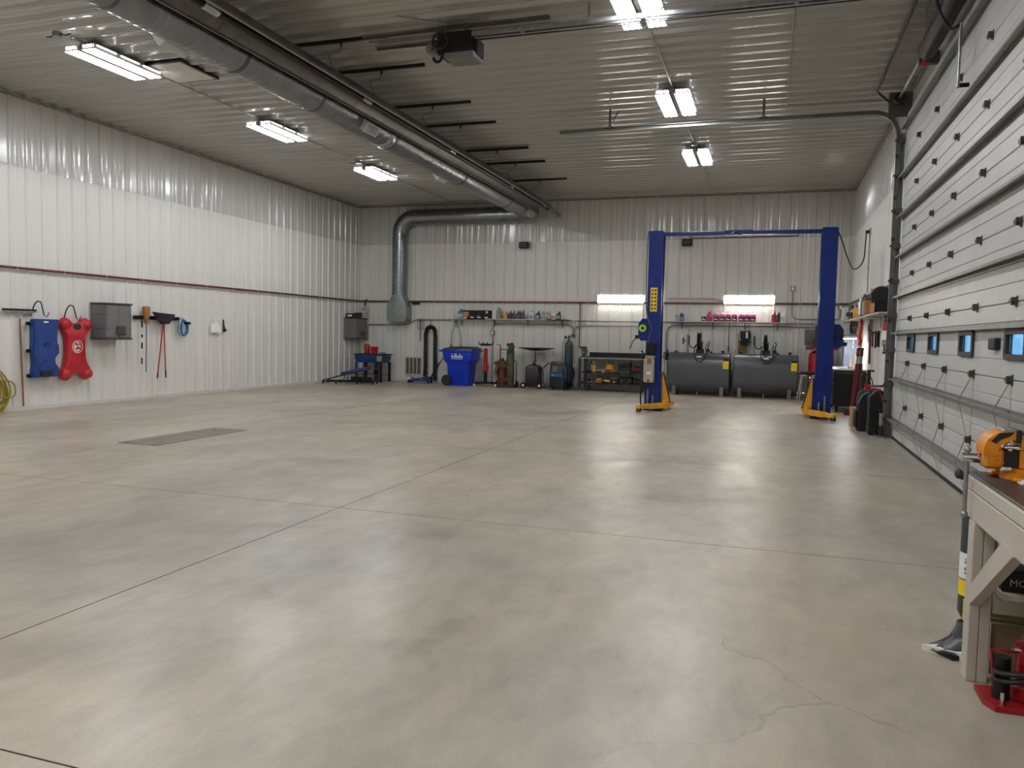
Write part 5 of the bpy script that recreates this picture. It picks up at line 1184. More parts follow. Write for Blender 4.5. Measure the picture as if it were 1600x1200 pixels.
# ------------------------------------------------------------------ compressor, stool, tool chest
t = thing('air_compressor', 'tall red upright air compressor behind the right lift post', 'compressor', (1.20, 20.50, 0))
MB().lathe([(.0, .16), (.18, .18), (.27, .24), (.29, .30), (.29, 1.08), (.27, 1.15), (.18, 1.21), (0, 1.23)], n=26).obj('tank', M('comp_red', '8f101a', .35, var=.06), t)
MB().box(-.36, .36, -.26, .26, 1.235, 1.31, .006).obj('platform', M('platform_red', '6f1520', .45), t)
for k in range(3):
    a = PI / 6 + k * 2 * PI / 3; MB().box(math.cos(a) * .24 - .02, math.cos(a) * .24 + .02, math.sin(a) * .24 - .02, math.sin(a) * .24 + .02, 0, .30).obj('leg', MATS['comp_red'], t)
PMP = M('pump_grey', '6a6966', .45, .6)
p_ = MB().box(-.27, -.09, -.12, .12, 1.31, 1.43, .02).cyl((-.18, 0, 1.42), (-.18, 0, 1.60), .07, n=14).obj('pump', PMP, t)
for k in range(5): MB().cyl((-.18, 0, 1.45 + k * .03), (-.18, 0, 1.46 + k * .03), .09, n=14).obj('cooling_fin', PMP, p_)
MB().cyl((.02, .05, 1.40), (.30, .05, 1.40), .085, n=16).obj('motor', BLACK, t)
MB().cyl((-.30, -.15, 1.42), (-.30, .15, 1.42), .02).lathe([(.03, 0), (.13, 0), (.13, .03), (.03, .03)], (-.10, -.16, 1.42), 'Y', 20).obj('flywheel', DKSTEEL, t)
MB().tube(spline([(-.14, -.05, 1.62), (-.12, .0, 1.75), (-.04, .2, 1.92), (.05, .4, 2.04), (.08, .55, 2.1)]), .035, 10).obj('discharge_hose', BLACK, t)
tag(MB().tube([(1.28, WBY - .05, 1.95), (1.28, WBY - .05, 2.38)], .022, 8).obj('air_riser', GALVD), 'grey riser pipe joining the compressor hose to the air line', 'pipe')
t = thing('electric_panel', 'dark grey panel on the back wall behind the compressor', 'panel', (1.05, WBY, 1.35)); MB().box(-.22, .25, -.06, 0, 0, .38, .006).obj('case', M('panel_grey', '5c5c58', .5), t); MB().box(-.2, .23, -.066, -.058, .02, .36, .004).obj('door', M('panel_grey2', '6a6a66', .5), t)
t = thing('shop_stool', 'round stool with black padded seat and chrome legs in front of the compressor', 'stool', (.82, 19.18, 0))
MB().lathe([(0, .66), (.18, .66), (.19, .675), (.19, .72), (.17, .745), (0, .75)], n=24).obj('seat', BLACK, t)
MB().lathe([(.185, .645), (.195, .65), (.195, .672), (.185, .675)], n=24).obj('seat_band', CHROME, t)
for k in range(4):
    a = PI / 4 + k * PI / 2 - .2; c, s_ = math.cos(a), math.sin(a)
    MB().tube(spline([(c * .10, s_ * .10, .645), (c * .135, s_ * .135, .61), (c * .15, s_ * .15, .50), (c * .19, s_ * .19, .25), (c * .24, s_ * .24, 0.0)]), .013, 7).obj('leg', CHROME, t)
MB().tube(arc((0, 0, .255), .205, 0, 2 * PI, 26, 'xy')[:-1], .011, 6, True).lathe([(.12, .25), (.20, .25), (.20, .262), (.12, .262)], n=24).obj('foot_ring', CHROME, t)
t = thing('wood_block', 'short brown timber blocks on the floor between stool and tank', 'timber', (.84, 20.28, 0)); MB().box(-.1, .12, -.06, .06, 0, .06, .004).obj('block', M('timber', '5d4630', .8, var=.2), t); MB().box(-.07, .09, -.05, .05, .061, .12, .004).obj('block', M('timber2', '4e3b29', .8, var=.2), t)

t = thing('tool_chest', 'wide black rolling tool chest against the right wall', 'tool chest', (1.56, 17.10, 0))
CH = M('chest_black', '0f0f11', .35, var=.1)
MB().box(-.29, .29, .0, 1.5, .13, .86, .006).obj('body', CH, t)
MB().box(-.31, .305, -.01, 1.52, .86, .895, .006).obj('worktop', M('worktop_white', 'c4c4c0', .4), t)
MB().box(-.27, .27, -.014, -.006, .80, .825, .004).obj('side_rail', M('rail_dark', '55565a', .4, .6), t)
for c_ in range(2):
    for k in range(6):
        z0 = .15 + k * .115; y0 = .02 + c_ * .745
        d = MB().box(-.312, -.29, y0, y0 + .725, z0, z0 + .108, .005).obj('drawer', CH, t)
        MB().box(-.335, -.312, y0 + .05, y0 + .675, z0 + .078, z0 + .095, .004).obj('handle', M('handle_steel', '77787c', .3, .9), d)
for y in (.10, 1.4):
    for x in (-.22, .22): caster(t, x, y, .058, RUBBER)
ZT = .897
t = thing('paper_towel_roll', 'white paper towel roll standing on the tool chest', 'paper roll', (1.63, 17.40, ZT)); MB().lathe([(.02, 0), (.065, 0), (.065, .28), (.02, .28)], n=20).obj('roll', PAPER, t); MB().cyl((0, 0, 0), (0, 0, .285), .02).obj('core', CARD, t)
t = thing('paper_stack', 'loose white papers with an orange corner on the tool chest', 'paper', (1.47, 17.34, ZT))
for k in range(4): MB().box(-.13, .12, -.09, .09, k * .008, k * .008 + .006, 0, T((0, 0, 0), 0, 0, .15 * k)).obj('sheet', PAPER, t)
MB().box(.05, .12, -.10, -.02, .032, .04).obj('orange_card', M('card_orange', 'cf7a3c', .6), t)
t = thing('grey_locker', 'slate grey steel locker standing on the far end of the tool chest', 'locker', (1.68, 18.38, ZT)); SL = M('locker_slate', '4f5563', .45); MB().box(-.17, .165, -.12, .2, 0, .70, .006).obj('body', SL, t); MB().box(-.16, .155, -.135, -.12, .02, .68, .004).obj('door', SL, t); MB().box(-.14, -.125, -.15, -.135, .3, .42, .003).obj('handle', STEEL, t)
t = thing('work_light', 'small white work light hanging on chains above the tool chest', 'work light', (1.56, 17.46, 1.50))
MB().box(-.13, .13, -.06, .5, .012, .05, .01).obj('housing', WHITEP, t); MB().box(-.115, .115, -.045, .48, .0, .013).obj('lens', M('work_lens', 'ffffff', .4, emit=WALLLAMP * 2.2, var=0), t)
for x, y in ((-.05, .05), (.09, .05), (.09, .4)): MB().cyl((x, y, .05), (x, y, .37), .003, n=5).obj('chain', STEEL, t)
MB().tube([(.06, -.03, .01), (.06, -.03, -.16)], .003, 5).sph((.06, -.03, -.17), .012, 8, 6).obj('pull_cord', WHITEP, t)

# folded engine hoist: two dark red tubes and a foot
t = thing('engine_hoist', 'folded dark red engine hoist with two upright tubes before the tool chest', 'engine hoist', (1.64, 16.66, 0))
HRED = M('hoist_red', '6b1220', .4, var=.08)
MB().tube([(-.07, 0, .06), (.0, 0, 1.02)], .036, 10).obj('upright', HRED, t); MB().tube([(.05, .05, .06), (.07, .05, 1.02)], .036, 10).obj('upright', HRED, t)
MB().cyl((.0, 0, 1.02), (.005, 0, 1.16), .025).cyl((.07, .05, 1.02), (.075, .05, 1.16), .025).obj('ram_collar', STEEL, t)
MB().cyl((.0, 0, 1.16), (.01, 0, 1.30), .03).cyl((.075, .05, 1.16), (.08, .05, 1.30), .03).obj('boom_tube', HRED, t); MB().box(-.02, .11, -.03, .08, 1.29, 1.33, .006).obj('head_plate', HRED, t)
MB().box(-.20, .12, -.08, .12, .0, .05, .008).obj('foot', HRED, t)

# ------------------------------------------------------------------ right wall shelf
t = thing('wall_shelf', 'pale shelf along the right wall loaded with jugs and boxes', 'shelf', (WRX, 16.8, 1.92))
MB().prism([(-.27, -3.3), (-.27, 3.1), (-.20, 3.42), (0, 3.42), (0, -3.3)], 'Z', -.024, 0).obj('board', M('shelf_pale', 'b9b5aa', .5), t)
for y in (-3.1, -1.5, 0, 1.5, 3.0): MB().box(-.25, 0, y - .012, y + .012, -.036, -.024).box(-.012, 0, y - .012, y + .012, -.22, -.024).obj('bracket', GALVD, t)
ZR = 1.92; XR = 1.72
t = thing('fluid_pail', 'white and slate oil jug at the far end of the right wall shelf', 'jug', (1.70, 19.75, ZR)); MB().box(-.13, .0, -.2, .2, 0, .32, .02).obj('white_half', M('pail_white', 'c5c5c8', .45), t); MB().box(.001, .13, -.2, .2, 0, .34, .03).obj('slate_half', M('pail_slate', '4a4a55', .45), t); MB().box(-.06, .0, -.203, -.2, .1, .2).obj('print_square', M('print_ink', '3b3f55', .6), t); MB().cyl((.08, 0, .34), (.08, 0, .38), .03).obj('cap', M('cap_red', '6e2730', .5), t)
spray('orange spray bottle with black top left on the right wall shelf', (1.68, 18.55, ZR), .05, .30, M('spray_orange', 'd88a2a', .4), BLACK, None, M('lab_black', '22222a', .5))
spray('orange spray can with grey top middle on the right wall shelf', (1.66, 17.55, ZR), .055, .30, M('spray_amber', 'd79a3a', .4), M('top_grey', '7c8088', .4))
spray('orange spray can with white top near the carton on the right wall shelf', (1.66, 16.95, ZR), .045, .26, M('spray_amber', 'd79a3a', .4), WHITEP)
t = thing('brown_carton', 'flat brown board standing behind the spray cans on the right wall shelf', 'carton', (1.80, 17.60, ZR)); MB().box(-.03, .05, -.38, .38, 0, .42, .004).obj('carton', M('brown_board', '6b3f24', .7), t); MB().box(-.034, -.03, -.3, .3, .05, .36).obj('face', M('brown_board2', '75482a', .7), t)
t = thing('battery_charger', 'grey and white battery charger with stripes on the right wall shelf', 'charger', (1.70, 16.05, ZR)); MB().box(-.12, .12, -.16, .16, 0, .36, .015).obj('case', M('charger_grey', '6f747c', .45), t); MB().box(-.13, -.12, -.14, .14, .03, .28).obj('panel', M('charger_white', 'b8bcc4', .4), t)
for k in range(4): MB().box(-.1 + k * .055, -.075 + k * .055, -.164, -.16, .03, .27).obj('white_stripe', WHITEP, t)
MB().tube([(-.05, -.1, .36), (-.05, -.1, .41), (-.05, .1, .41), (-.05, .1, .36)], .012, 6).obj('handle', BLACK, t)
t = thing('parts_carton', 'tan carton next to the striped charger on the right wall shelf', 'carton', (1.69, 15.45, ZR)); MB().box(-.1, .1, -.14, .14, 0, .30, .004).obj('carton', M('tan_carton', 'a06a3a', .7), t); MB().box(-.105, .105, -.144, .144, .27, .305, .004).obj('lid', M('dk_lid', '2c2a2c', .6), t)
t = thing('cardboard_box', 'open cardboard box with a round black drum on the right wall shelf', 'box', (1.71, 14.20, ZR)); MB().box(-.13, .13, .27, .28, 0, .42).box(.12, .13, -.28, .27, 0, .42).box(-.13, .12, -.28, .27, 0, .008).box(-.13, -.122, -.28, .27, .008, .16).obj('carton', CARD, t)
t = thing('round_speaker', 'round black speaker drum inside the cardboard box on the right wall shelf', 'speaker', (1.70, 14.16, ZR + .009)); MB().box(-.11, .11, -.2, .2, 0, .19, .01).obj('base', BLACK, t); MB().lathe([(.05, -.10), (.15, -.10), (.16, -.08), (.16, .08), (.15, .1), (.05, .1)], (0, 0, .27), 'Y', 22).obj('drum', BLKPL, t)
# things hung under the shelf and on the right wall
t = thing('cable_bundle', 'bundle of dark and tan cables hung under the far end of the right shelf', 'cable', (1.72, 18.6, 1.63))
for k in range(5): MB().tube([(-.04 + .02 * k, (.30 + .05 * (k % 2)) * math.cos(q) + .1 * math.sin(k), .12 + .13 * math.sin(q)) for q in [2 * PI * i / 16 for i in range(16)]], .014, 6, True).obj('loop', (BLACK, M('cable_tan', '7b6a45', .6), DKSTEEL)[k % 3], t)
t = thing('orange_vest', 'bright orange-red cloth hanging from the right shelf above the tool chest', 'cloth', (1.68, 16.85, 1.38)); MB().loft([rring(.025, .05, .015, 0, -.01), rring(.032, .07, .02, .08, .01), rring(.028, .06, .02, .18, -.01), rring(.034, .07, .02, .28, .005), rring(.025, .05, .015, .38, .015), rring(.03, .055, .015, .46, .02), rring(.012, .02, .008, .51, .02)]).obj('cloth', M('vest_orange', 'e03a1c', .6, bump=.4, bscale=25), t); MB().tube([(0, 0, -.12), (0, 0, .02)], .018, 6).obj('white_strap', WHITEP, t)
t = thing('long_handled_shears', 'red and steel long-handled tool hanging on the right wall', 'tool', (WRX - .03, 16.5, 1.02)); MB().tube([(0, 0, 0), (0, .05, .55)], .018, 7).obj('handle', HRED, t); MB().tube([(0, .0, .35), (0, .08, .8)], .02, 7).obj('handle', HRED, t); MB().tube([(0, .05, .55), (0, .2, .85)], .014, 6).tube([(0, .1, .5), (0, .0, .85)], .014, 6).obj('blade', GALVD, t)
t = thing('hanging_trowel', 'dark flat scraper hanging on the right wall beside the red tool', 'tool', (WRX - .02, 16.88, 1.45)); MB().box(-.01, .01, -.07, .05, 0, .2, .004).obj('blade', M('dk_blade', '44464b', .5, .5), t); MB().cyl((0, 0, .2), (0, .03, .34), .018).obj('handle', BLACK, t)
for k, (y, z, l) in enumerate(((16.15, 1.36, .28), (15.72, 1.34, .31), (15.35, 1.36, .29))):
    t = thing('hammer', 'hammer hung head up on the right wall, %s of three' % ('far', 'middle', 'near')[k], 'hammer', (WRX - .03, y, z), 0, 'hammers on the right wall'); MB().tube([(0, 0, 0), (0, .02, l - .03)], .016 + (.012 if k == 2 else 0), 7).obj('handle', DKSTEEL if k < 2 else BLACK, t); MB().box(-.02, .02, -.06, .07, l - .04, l, .008).obj('head', DKSTEEL, t)
t = thing('fire_extinguisher', 'red fire extinguisher with a white lower label by the door track', 'extinguisher', (WRX - .085, 13.84, 1.46))
MB().lathe([(.0, 0), (.06, .005), (.07, .02), (.07, .30), (.055, .345), (.025, .36)], n=18).obj('cylinder', REDP, t); MB().lathe([(.0712, .02), (.0712, .17)], n=18).obj('label_sheet', PAPER, t)
MB().box(-.05, .03, -.015, .015, .37, .40, .004).box(-.06, .03, -.012, .012, .405, .42, .004).cyl((0, 0, .355), (0, 0, .40), .018).obj('valve', BLACK, t); MB().tube(spline([(.02, 0, .38), (.08, 0, .34), (.08, 0, .1)]), .012, 6).obj('hose', BLACK, t); MB().box(.05, .085, -.02, .02, .1, .3).obj('bracket', BLACK, t)
t = thing('brass_fittings', 'cluster of tan tags and fittings hung under the fire extinguisher', 'fittings', (WRX - .02, 14.35, 1.40))
for k in range(4): MB().box(-.03, .0, -.28 + k * .17, -.16 + k * .17, -.02 * (k % 2), .14, .01).obj('tag', M('tag_tan%d' % (k % 2), ('a29670', '7d7a4a')[k % 2], .6), t)
MB().tube([(-.01, .18, 0), (-.01, .18, -.13)], .012, 6).box(-.03, .01, .12, .26, -.15, -.12, .005).obj('small_tool', DKSTEEL, t)
t = thing('hook_row', 'row of small dark hooks under the air line on the right wall', 'hooks', (WRX - .06, 14.9, 2.30))
for k in range(12): MB().tube(arc((0, -1.2 + k * .28, .0), .04, PI * .9, 2.1 * PI, 6, 'yz'), .008, 5).obj('hook', DKSTEEL, t)

# ------------------------------------------------------------------ floor things beside the track
t = thing('cardboard_box', 'small cardboard box on the floor beside the black bags', 'box', (1.44, 14.42, 0)); MB().box(-.09, .11, -.16, .16, 0, .33, .003).obj('carton', M('carton_tan', 'b08f6a', .8), t); MB().box(-.092, -.0, -.162, .162, .33, .336).box(.004, .112, -.162, .162, .33, .336).obj('flap', CARD, t)
t = thing('paint_can', 'pale can standing on the small cardboard box', 'can', (1.50, 14.40, .337)); MB().lathe([(.045, 0), (.045, .11), (.04, .115), (0, .116)], n=14).obj('can', M('can_pale', 'b9b4a6', .4), t); MB().lathe([(.0455, .02), (.0455, .06)], n=14).obj('band', DKSTEEL, t)
t = thing('tool_bag', 'bulky black tool bag standing beside the cardboard box', 'bag', (1.51, 13.88, 0))
MB().loft([rring(.11, .17, .04, 0), rring(.125, .19, .05, .08), rring(.115, .19, .05, .30), rring(.13, .2, .06, .48), rring(.11, .18, .05, .60), rring(.07, .15, .04, .66)]).obj('bag', M('bag_black', '0e0e0f', .8, bump=.3, bscale=30), t, ang=60)
MB().tube(spline([(-.06, -.12, .68), (-.08, -.05, .84), (.0, .0, .92), (.08, -.02, .84), (.1, -.1, .68)]), .009, 6).obj('strap', BLACK, t); MB().box(-.16, -.11, -.16, .1, .06, .34, .02).obj('pocket', MATS['bag_black'], t); MB().tube(spline([(-.12, -.19, .44), (-.06, -.19, .58), (.04, -.17, .63)]), .02, 6).obj('grey_trim', M('trim_slate', '55616b', .6), t)
t = thing('equipment_case', 'black hard case with slanted corner standing on end before the tool bag', 'case', (1.61, 13.38, 0))
MB().prism([(-.11, .03), (.11, .03), (.11, .68), (.02, .70), (-.11, .58)], 'Y', -.16, .18).obj('shell', BLACK, t); MB().prism([(-.118, .03), (-.105, .03), (-.105, .58), (.0, .69), (-.01, .705), (-.118, .60)], 'Y', -.165, -.1).obj('edge_trim', DGREY, t); MB().tube([(-.02, -.17, .2), (.04, -.2, .2), (.04, -.2, .4), (-.02, -.17, .4)], .012, 6).obj('handle', BLKPL, t)
for x in (-.08, .08): MB().cyl((x, -.17, .03), (x, -.13, .03), .03, n=10).obj('wheel', BLACK, t)
t = thing('upright_jack', 'red and black jack with a tall black post standing behind the black case', 'jack', (1.62, 14.10 + .42, 0)); MB().box(-.06, .1, -.08, .08, 0, .05, .005).obj('base', REDP, t); MB().cyl((0, 0, .05), (0, 0, .75), .04).obj('column', BLACK, t); MB().box(-.07, .2, -.04, .04, .60, .66, .008).box(-.06, .02, -.04, .04, .66, .74, .008).obj('bracket', REDP, t); MB().box(-.025, .025, -.03, .03, .75, .96, .006).box(-.03, .08, -.03, .03, .94, .97, .006).obj('post', BLACK, t)
t = thing('hand_truck', 'black folding hand truck frame leaning by the door track', 'hand truck', (1.735, 13.66, 0))
for s in (-1, 1): MB().tube([(0, s * .09, .05), (.05, s * .09, .84)], .014, 7).obj('rail', BLACK, t); MB().cyl((0, s * .1, .07), (0, s * .14, .07), .07, n=14).obj('wheel', RUBBER, t)
MB().tube([(.05, -.09, .84), (.055, -.05, .88), (.055, .05, .88), (.05, .09, .84)], .014, 7).obj('handle', BLACK, t); MB().box(.01, .03, -.09, .09, .35, .38).obj('cross_bar', BLACK, t); MB().box(-.05, .0, -.1, .1, .0, .012).obj('toe_plate', BLACK, t)
t = thing('red_lever', 'red bar with a blue grip lying across the black bags', 'bar', (1.60, 13.40, .74)); MB().box(-.06, .2, -.012, .012, .0, .035, .004).obj('bar', REDP, t); MB().box(-.1, .05, -.03, .03, .0, .03, .01).obj('blue_grip', M('grip_blue', '3c6a8e', .5), t); MB().tube(spline([(-.02, -.02, .02), (.05, -.22, -.1), (.1, -.24, -.3)]), .008, 5).obj('red_cord', M('cord_rust', '8a3c30', .6), t)
t = thing('bottle_jack', 'small silver bottle jack on a square base by the door track', 'jack', (1.645, 12.93, 0)); MB().box(-.06, .05, -.05, .05, 0, .03, .004).obj('base', GALV, t); MB().cyl((0, 0, .03), (0, 0, .19), .034).obj('lower_body', DKSTEEL, t); MB().cyl((0, 0, .19), (0, 0, .36), .034).obj('upper_body', GALV, t); MB().cyl((0, 0, .355), (0, 0, .37), .042).obj('collar', STEEL, t); MB().tube(spline([(-.03, -.03, .16), (-.1, -.04, .12), (-.1, -.04, .03)]), .01, 6).obj('hose', BLACK, t)

# ------------------------------------------------------------------ steel plate in the floor
t = thing('floor_plate', 'long rusty steel cover plate lying in the concrete floor at left', 'floor plate', (-7.34, 8.52, 0))
MB().box(-.30, .30, -.88, .88, .0, .006, .002).obj('plate', M('rust_plate', '847b74', .55, .3, var=.2, scale=5, bump=.2), t)
for y in (-.82, .82):
    MB().lathe([(.02, .006), (.02, .008), (0, .0085)], (-.2, y, 0), n=10).obj('bolt', DKSTEEL, t); MB().lathe([(.02, .006), (.02, .008), (0, .0085)], (.2, y, 0), n=10).obj('bolt', DKSTEEL, t)
for k in range(2): MB().tube(arc((-.05 + .1 * k, .62, .008), .03, 0, 2 * PI, 10, 'xy'), .003, 4).obj('lift_ring', GALVD, t)

# ------------------------------------------------------------------ foreground bench
BW = M('bench_white', 'b9b1a4', .55, var=.10, scale=5, aniso=(1, .4, 1), bump=.15, bscale=40)
t = thing('work_bench', 'white painted timber bench with diagonal brace at the right edge', 'workbench', (.85, 3.95, 0))
MB().box(.0, .95, -2.9, 0, .80, .856, .004).obj('top_frame', BW, t)
MB().box(.012, .95, -2.9, -.006, .856, .866, .002).obj('plywood_top', M('ply_dark', '3e332c', .35, var=.3, scale=6, aniso=(.4, 3, 1)), t)
MB().box(.0, .04, -2.9, -.0, .68, .797, .004).obj('apron', BW, t); MB().box(.04, .95, -.04, -.0, .68, .797, .004).obj('end_apron', BW, t)
for x0 in (-.005, .037): MB().box(x0, x0 + .040, -.25, -.16, 0, .68, .003).obj('leg', BW, t)
for x0 in (.86, .90): MB().box(x0, x0 + .04, -.25, -.16, 0, .68, .003).obj('leg', BW, t)
for x0 in (-.005, .037): MB().box(x0, x0 + .040, -2.75, -2.66, 0, .68, .003).obj('leg', BW, t)
MB().prism([(-.25, .33), (-.17, .36), (-.66, .70), (-.80, .68)], 'X', -.006, .034).obj('brace', BW, t)
MB().box(.08, .86, -.245, -.205, .30, .395, .003).obj('cross_rail', BW, t)
MB().box(.08, .90, -.38, -.03, .40, .428, .002).obj('lower_shelf', BW, t)
MB().box(.08, .86, -.24, -.2, .535, .575, .003).obj('upper_rail', BW, t)
t = thing('battery_box', 'black box lettered MORTON on the shelf of the white bench', 'box', (1.095, 3.66, .429))
MB().box(-.16, .3, -.06, .08, 0, .088, .004).obj('carton', BLACK, t); text('lettering', 'MORTON', .040, M('letter_grey', 'a5a5a0', .5), t, (-.135, -.0615, .038), (PI / 2, 0, 0), 'LEFT')
t = thing('plywood_sheets', 'stack of thin tan sheets on edge behind the red jack', 'sheets', (1.10, 3.82, 0))
for k in range(4): MB().box(-.14, .6, .0 + k * .022, .016 + k * .022, 0, .27 - .015 * (3 - k), .001).obj('sheet', M('sheet_tan%d' % (k % 2), ('8d8064', '786b52')[k % 2], .7), t)
t = thing('notepad', 'white folded paper on the dark top of the white bench', 'paper', (1.04, 3.70, .867)); MB().box(-.06, .2, -.08, .06, 0, .008, .001, T((0, 0, 0), 0, 0, .1)).obj('pad', PAPER, t); MB().box(-.05, .2, -.07, .06, .009, .014, .001, T((0, 0, 0), 0, 0, .2)).obj('sheet', PAPER, t)

# big orange-yellow vise
VY = M('vise_orange', 'd58412', .4, var=.14, scale=8, bump=.15, bscale=60)
t = thing('bench_vise', 'large orange bench vise on the corner of the white bench', 'vise', (1.04, 3.79, .867))
MB().lathe([(.10, .0), (.10, .018), (.09, .026), (.06, .03), (.06, .045)], (.02, 0, 0), n=26, sx=1.1).obj('base', VY, t)
for x, y in ((-.085, .06), (-.04, -.10), (.09, -.10)): MB().box(x - .032, x + .032, y - .03, y + .03, .0, .02, .008).cyl((x, y, .02), (x, y, .028), .011, n=6).obj('mounting_lug', VY, t)
MB().box(-.03, .19, -.055, .055, .04, .135, .012).obj('fixed_body', VY, t)
MB().loft([[(-.03, y, .13), (.19, y, .13), (.21, y, .155), (.16, y, .185), (.08, y, .197), (-.03, y, .194), (-.036, y, .165)] for y in (-.066, .066)]).obj('fixed_jaw', VY, t)
MB().box(-.165, -.09, -.06, .06, .042, .13, .012).obj('sliding_body', VY, t)
MB().loft([[(x, y, z) for x, z in ((-.17, .10), (-.168, .135), (-.155, .168), (-.13, .19), (-.095, .204), (-.055, .204), (-.05, .17), (-.075, .165), (-.105, .145), (-.118, .12), (-.12, .10))] for y in (-.066, .066)]).obj('sliding_jaw', VY, t, ang=50)
MB().box(-.092, -.028, -.036, .036, .05, .125, .004).obj('slide_bar', M('slide_dark', '2a2824', .5, .4), t)  # bar in the jaw gap, darker than the castings
MB().cyl((-.09, -.04, .135), (-.03, -.04, .135), .010, n=10).sph((-.078, -.05, .15), .012, 8, 6).sph((-.07, -.05, .125), .010, 8, 6).obj('screw', CHROME, t)
MB().box(-.10, .03, -.064, .064, .199, .210, .003).obj('jaw_plate', STEEL, t); MB().box(-.054, -.034, -.072, .072, .158, .212, .003).obj('jaw_face', DKSTEEL, t)
MB().prism([(-.145, .160), (-.115, .196), (-.06, .203), (-.075, .185), (-.11, .168), (-.125, .150)], 'Y', -.0685, -.0655).obj('worn_paint', DKSTEEL, t)
MB().tube(arc((-.115, -.062, .078), .011, 0, 2 * PI, 12, 'xz'), .0025, 5).tube(arc((-.117, -.062, .096), .007, .6, 1.4 * PI, 8, 'xz'), .0025, 5).obj('cast_mark', VY, t)
MB().box(-.098, -.092, -.064, -.058, .066, .072).obj('cast_dot', VY, t)
for k in range(3): MB().box(.03, .13, -.0565, -.054, .06 + k * .022, .068 + k * .022).obj('cast_rib', VY, t)
MB().cyl((-.235, 0, .078), (-.165, 0, .078), .021, n=14).obj('screw_head', CHROME, t)
MB().cyl((-.215, -.0, .11), (-.215, -.0, -.165), .0095, n=10).sph((-.215, 0, .112), .015, 10, 6).sph((-.215, 0, -.168), .015, 10, 6).obj('handle', GALV, t)

# red bottle jack under the bench
t = thing('bottle_jack', 'red air bottle jack with black hoses under the white bench', 'jack', (.98, 3.55, 0))
JR_ = M('jack_red', '8f1018', .35, var=.15)
MB().prism([(-.12, -.07), (-.09, -.13), (.14, -.13), (.16, -.06), (.16, .09), (-.12, .07)], 'Z', 0, .022).obj('base', JR_, t)
MB().lathe([(.075, .02), (.075, .07), (.066, .08), (.066, .20), (.075, .21), (.075, .235), (.03, .245), (.03, .262)], (.07, 0, 0), n=22).obj('cylinder', JR_, t)
MB().cyl((.07, 0, .262), (.07, 0, .275), .045, n=18).obj('saddle', M('saddle_red', '7b2a2a', .5), t)
MB().cyl((-.05, -.03, .02), (-.05, -.03, .19), .032, n=14).obj('air_pump', BLACK, t); MB().tube([(-.075, -.03, .09), (-.09, -.03, .21), (-.04, -.03, .215), (.01, -.02, .21)], .007, 6).obj('lever', JR_, t)
MB().tube(spline([(-.02, .0, .2), (.0, -.03, .225), (.04, -.05, .22)]), .008, 6).obj('pipe', CHROME, t)
for k in range(2): MB().tube(spline([(.2, -.10, .19 - .0 * k), (.08, -.11, .165 - .02 * k), (-.04, -.10, .145 - .03 * k), (-.085, -.07, .14 - .03 * k), (-.06, -.04, .14 - .03 * k)]), .011, 7).obj('hose', BLACK, t)
MB().box(.10, .16, -.115, -.05, .02, .15, .008).obj('valve_block', JR_, t); MB().cyl((-.06, -.10, .022), (-.06, -.10, .07), .007, n=8).obj('stud', CHROME, t)

# green cylinder behind the bench leg
t = thing('green_cylinder', 'dark green round drum with a handwritten white tag behind the bench leg', 'cylinder', (.955, 4.07, .16))
GT = M('drum_teal', '1f3338', .4, var=.1)
MB().lathe([(.06, 0), (.075, .03), (.075, .60), (.06, .64), (.03, .66)], n=22).obj('drum', GT, t)
MB().cyl((-.02, 0, .64), (-.10, 0, .67), .02).sph((-.1, 0, .67), (.018, .022, .024), 8, 6).obj('valve', M('valve_dark', '152225', .5), t)
def wrap(z0, z1, a0, a1, mt, nm, r=.0762):
    q = [(r * math.cos(a0 + (a1 - a0) * i / 8), r * math.sin(a0 + (a1 - a0) * i / 8)) for i in range(9)]
    MB().sheet(q, 'Z', z0, z1).obj(nm, mt, t)
wrap(.19, .31, PI * .98, PI * 1.6, PAPER, 'white_tag'); wrap(.11, .185, PI * 1.0, PI * 1.55, LYEL, 'yellow_tag'); wrap(.0, .10, PI * 1.2, PI * 1.6, LYEL, 'yellow_tag')
text('handwriting', '40 %', .045, BLACK, t, (-.052, -.060, .25), (PI / 2, PI / 2, 0)).rotation_euler = (PI / 2, math.radians(-90), math.radians(-35))
t = thing('crumpled_bag', 'black and white printed plastic bag crumpled on the floor by the bench leg', 'bag', (.90, 4.02, 0))
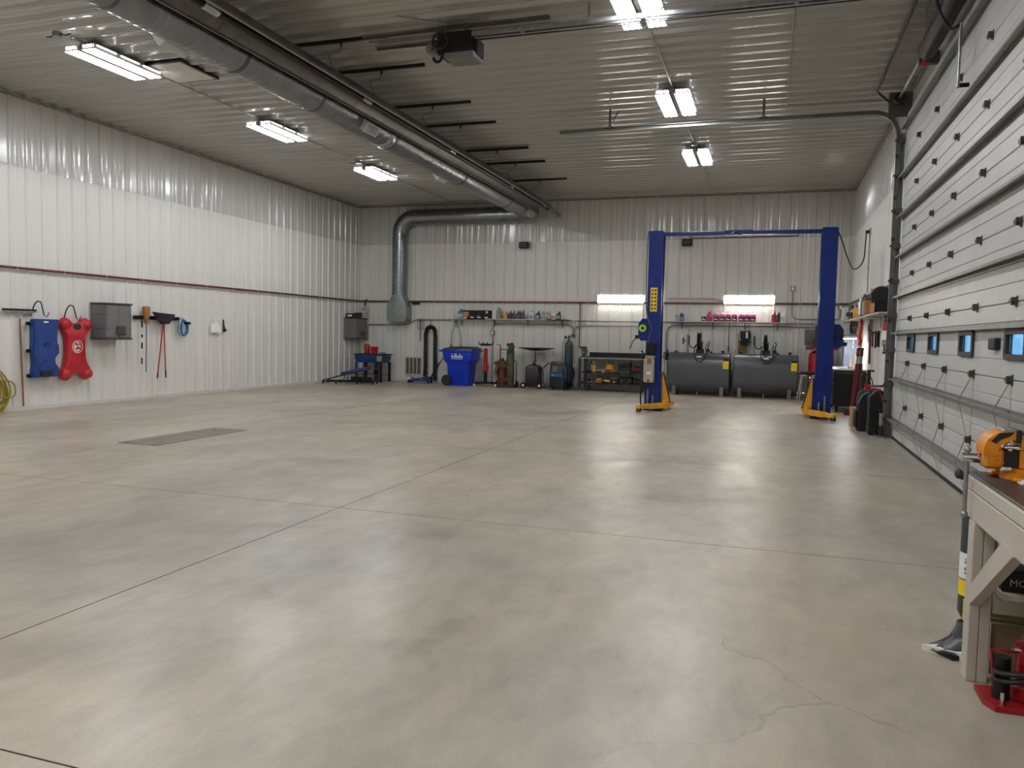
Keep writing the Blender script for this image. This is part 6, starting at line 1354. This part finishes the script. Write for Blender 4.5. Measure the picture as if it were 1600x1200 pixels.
m = MB(); rg = []
for z, a, b, cx_, cy_ in ((0, .09, .07, -.04, -.02), (.02, .10, .08, -.05, -.02), (.05, .07, .06, -.02, -.01), (.09, .05, .05, .01, 0), (.15, .045, .045, .03, .02)):
    rg.append([(cx_ + a * math.cos(q) * (1 + .15 * math.sin(3 * q + z * 40) + random.uniform(-.16, .16)), cy_ + b * math.sin(q) * (1 + .15 * math.cos(4 * q) + random.uniform(-.16, .16)), max(0, z + random.uniform(-.008, .008))) for q in [2 * PI * i / 18 for i in range(18)]])
m.loft(rg).obj('bag', M('bag_print', '17171a', .35, bump=.5, bscale=25), t, ang=20)
MB().loft([[(-.17, -.02, .0), (-.1, -.06, .0), (-.02, -.10, 0), (-.0, -.02, 0)], [(-.175, -.02, .03), (-.1, -.07, .035), (-.02, -.11, .04), (-.02, -.02, .05)]]).obj('white_fold', PAPER, t)
for k in range(5): MB().box(-.02 + .012 * k, -.012 + .012 * k, -.062 + .006 * k, -.055 + .006 * k, .06 + .016 * k, .075 + .016 * k).obj('print_mark', PAPER, t)

# ------------------------------------------------------------------ outside, seen through the door windows
g = struct(MB().box(R + .35, 60, -30, 60, -.4, -.15).obj('ground', M('yard_grass', '8d9a8a', .9, var=.2, scale=.5)))
BARK = M('bark', '6d7480', .9)
def tree(label, x, y, h):
    t = thing('bare_tree', label, 'tree', (x, y, -.15), 0, 'trees beyond the door windows')
    MB().tube([(0, 0, 0), (.05, .02, h * .5), (.1, 0, h)], [.12, .08, .03], 7).obj('trunk', BARK, t)
    for k in range(9):
        a = k * 2.4; z = h * (.25 + .07 * k); l = h * (.35 - .02 * k)
        MB().tube([(.05, 0, z), (math.cos(a) * l * .6, math.sin(a) * l * .6, z + l * .4), (math.cos(a) * l, math.sin(a) * l, z + l * .7)], [.04, .025, .01], 5).obj('branch', BARK, t)
tree('bare tree seen through the nearest door window', 14, 30.0, 5); tree('bare tree seen through the third door window from the left', 18, 52, 6)
tree('bare tree outside the second door window', 12, 41, 5)
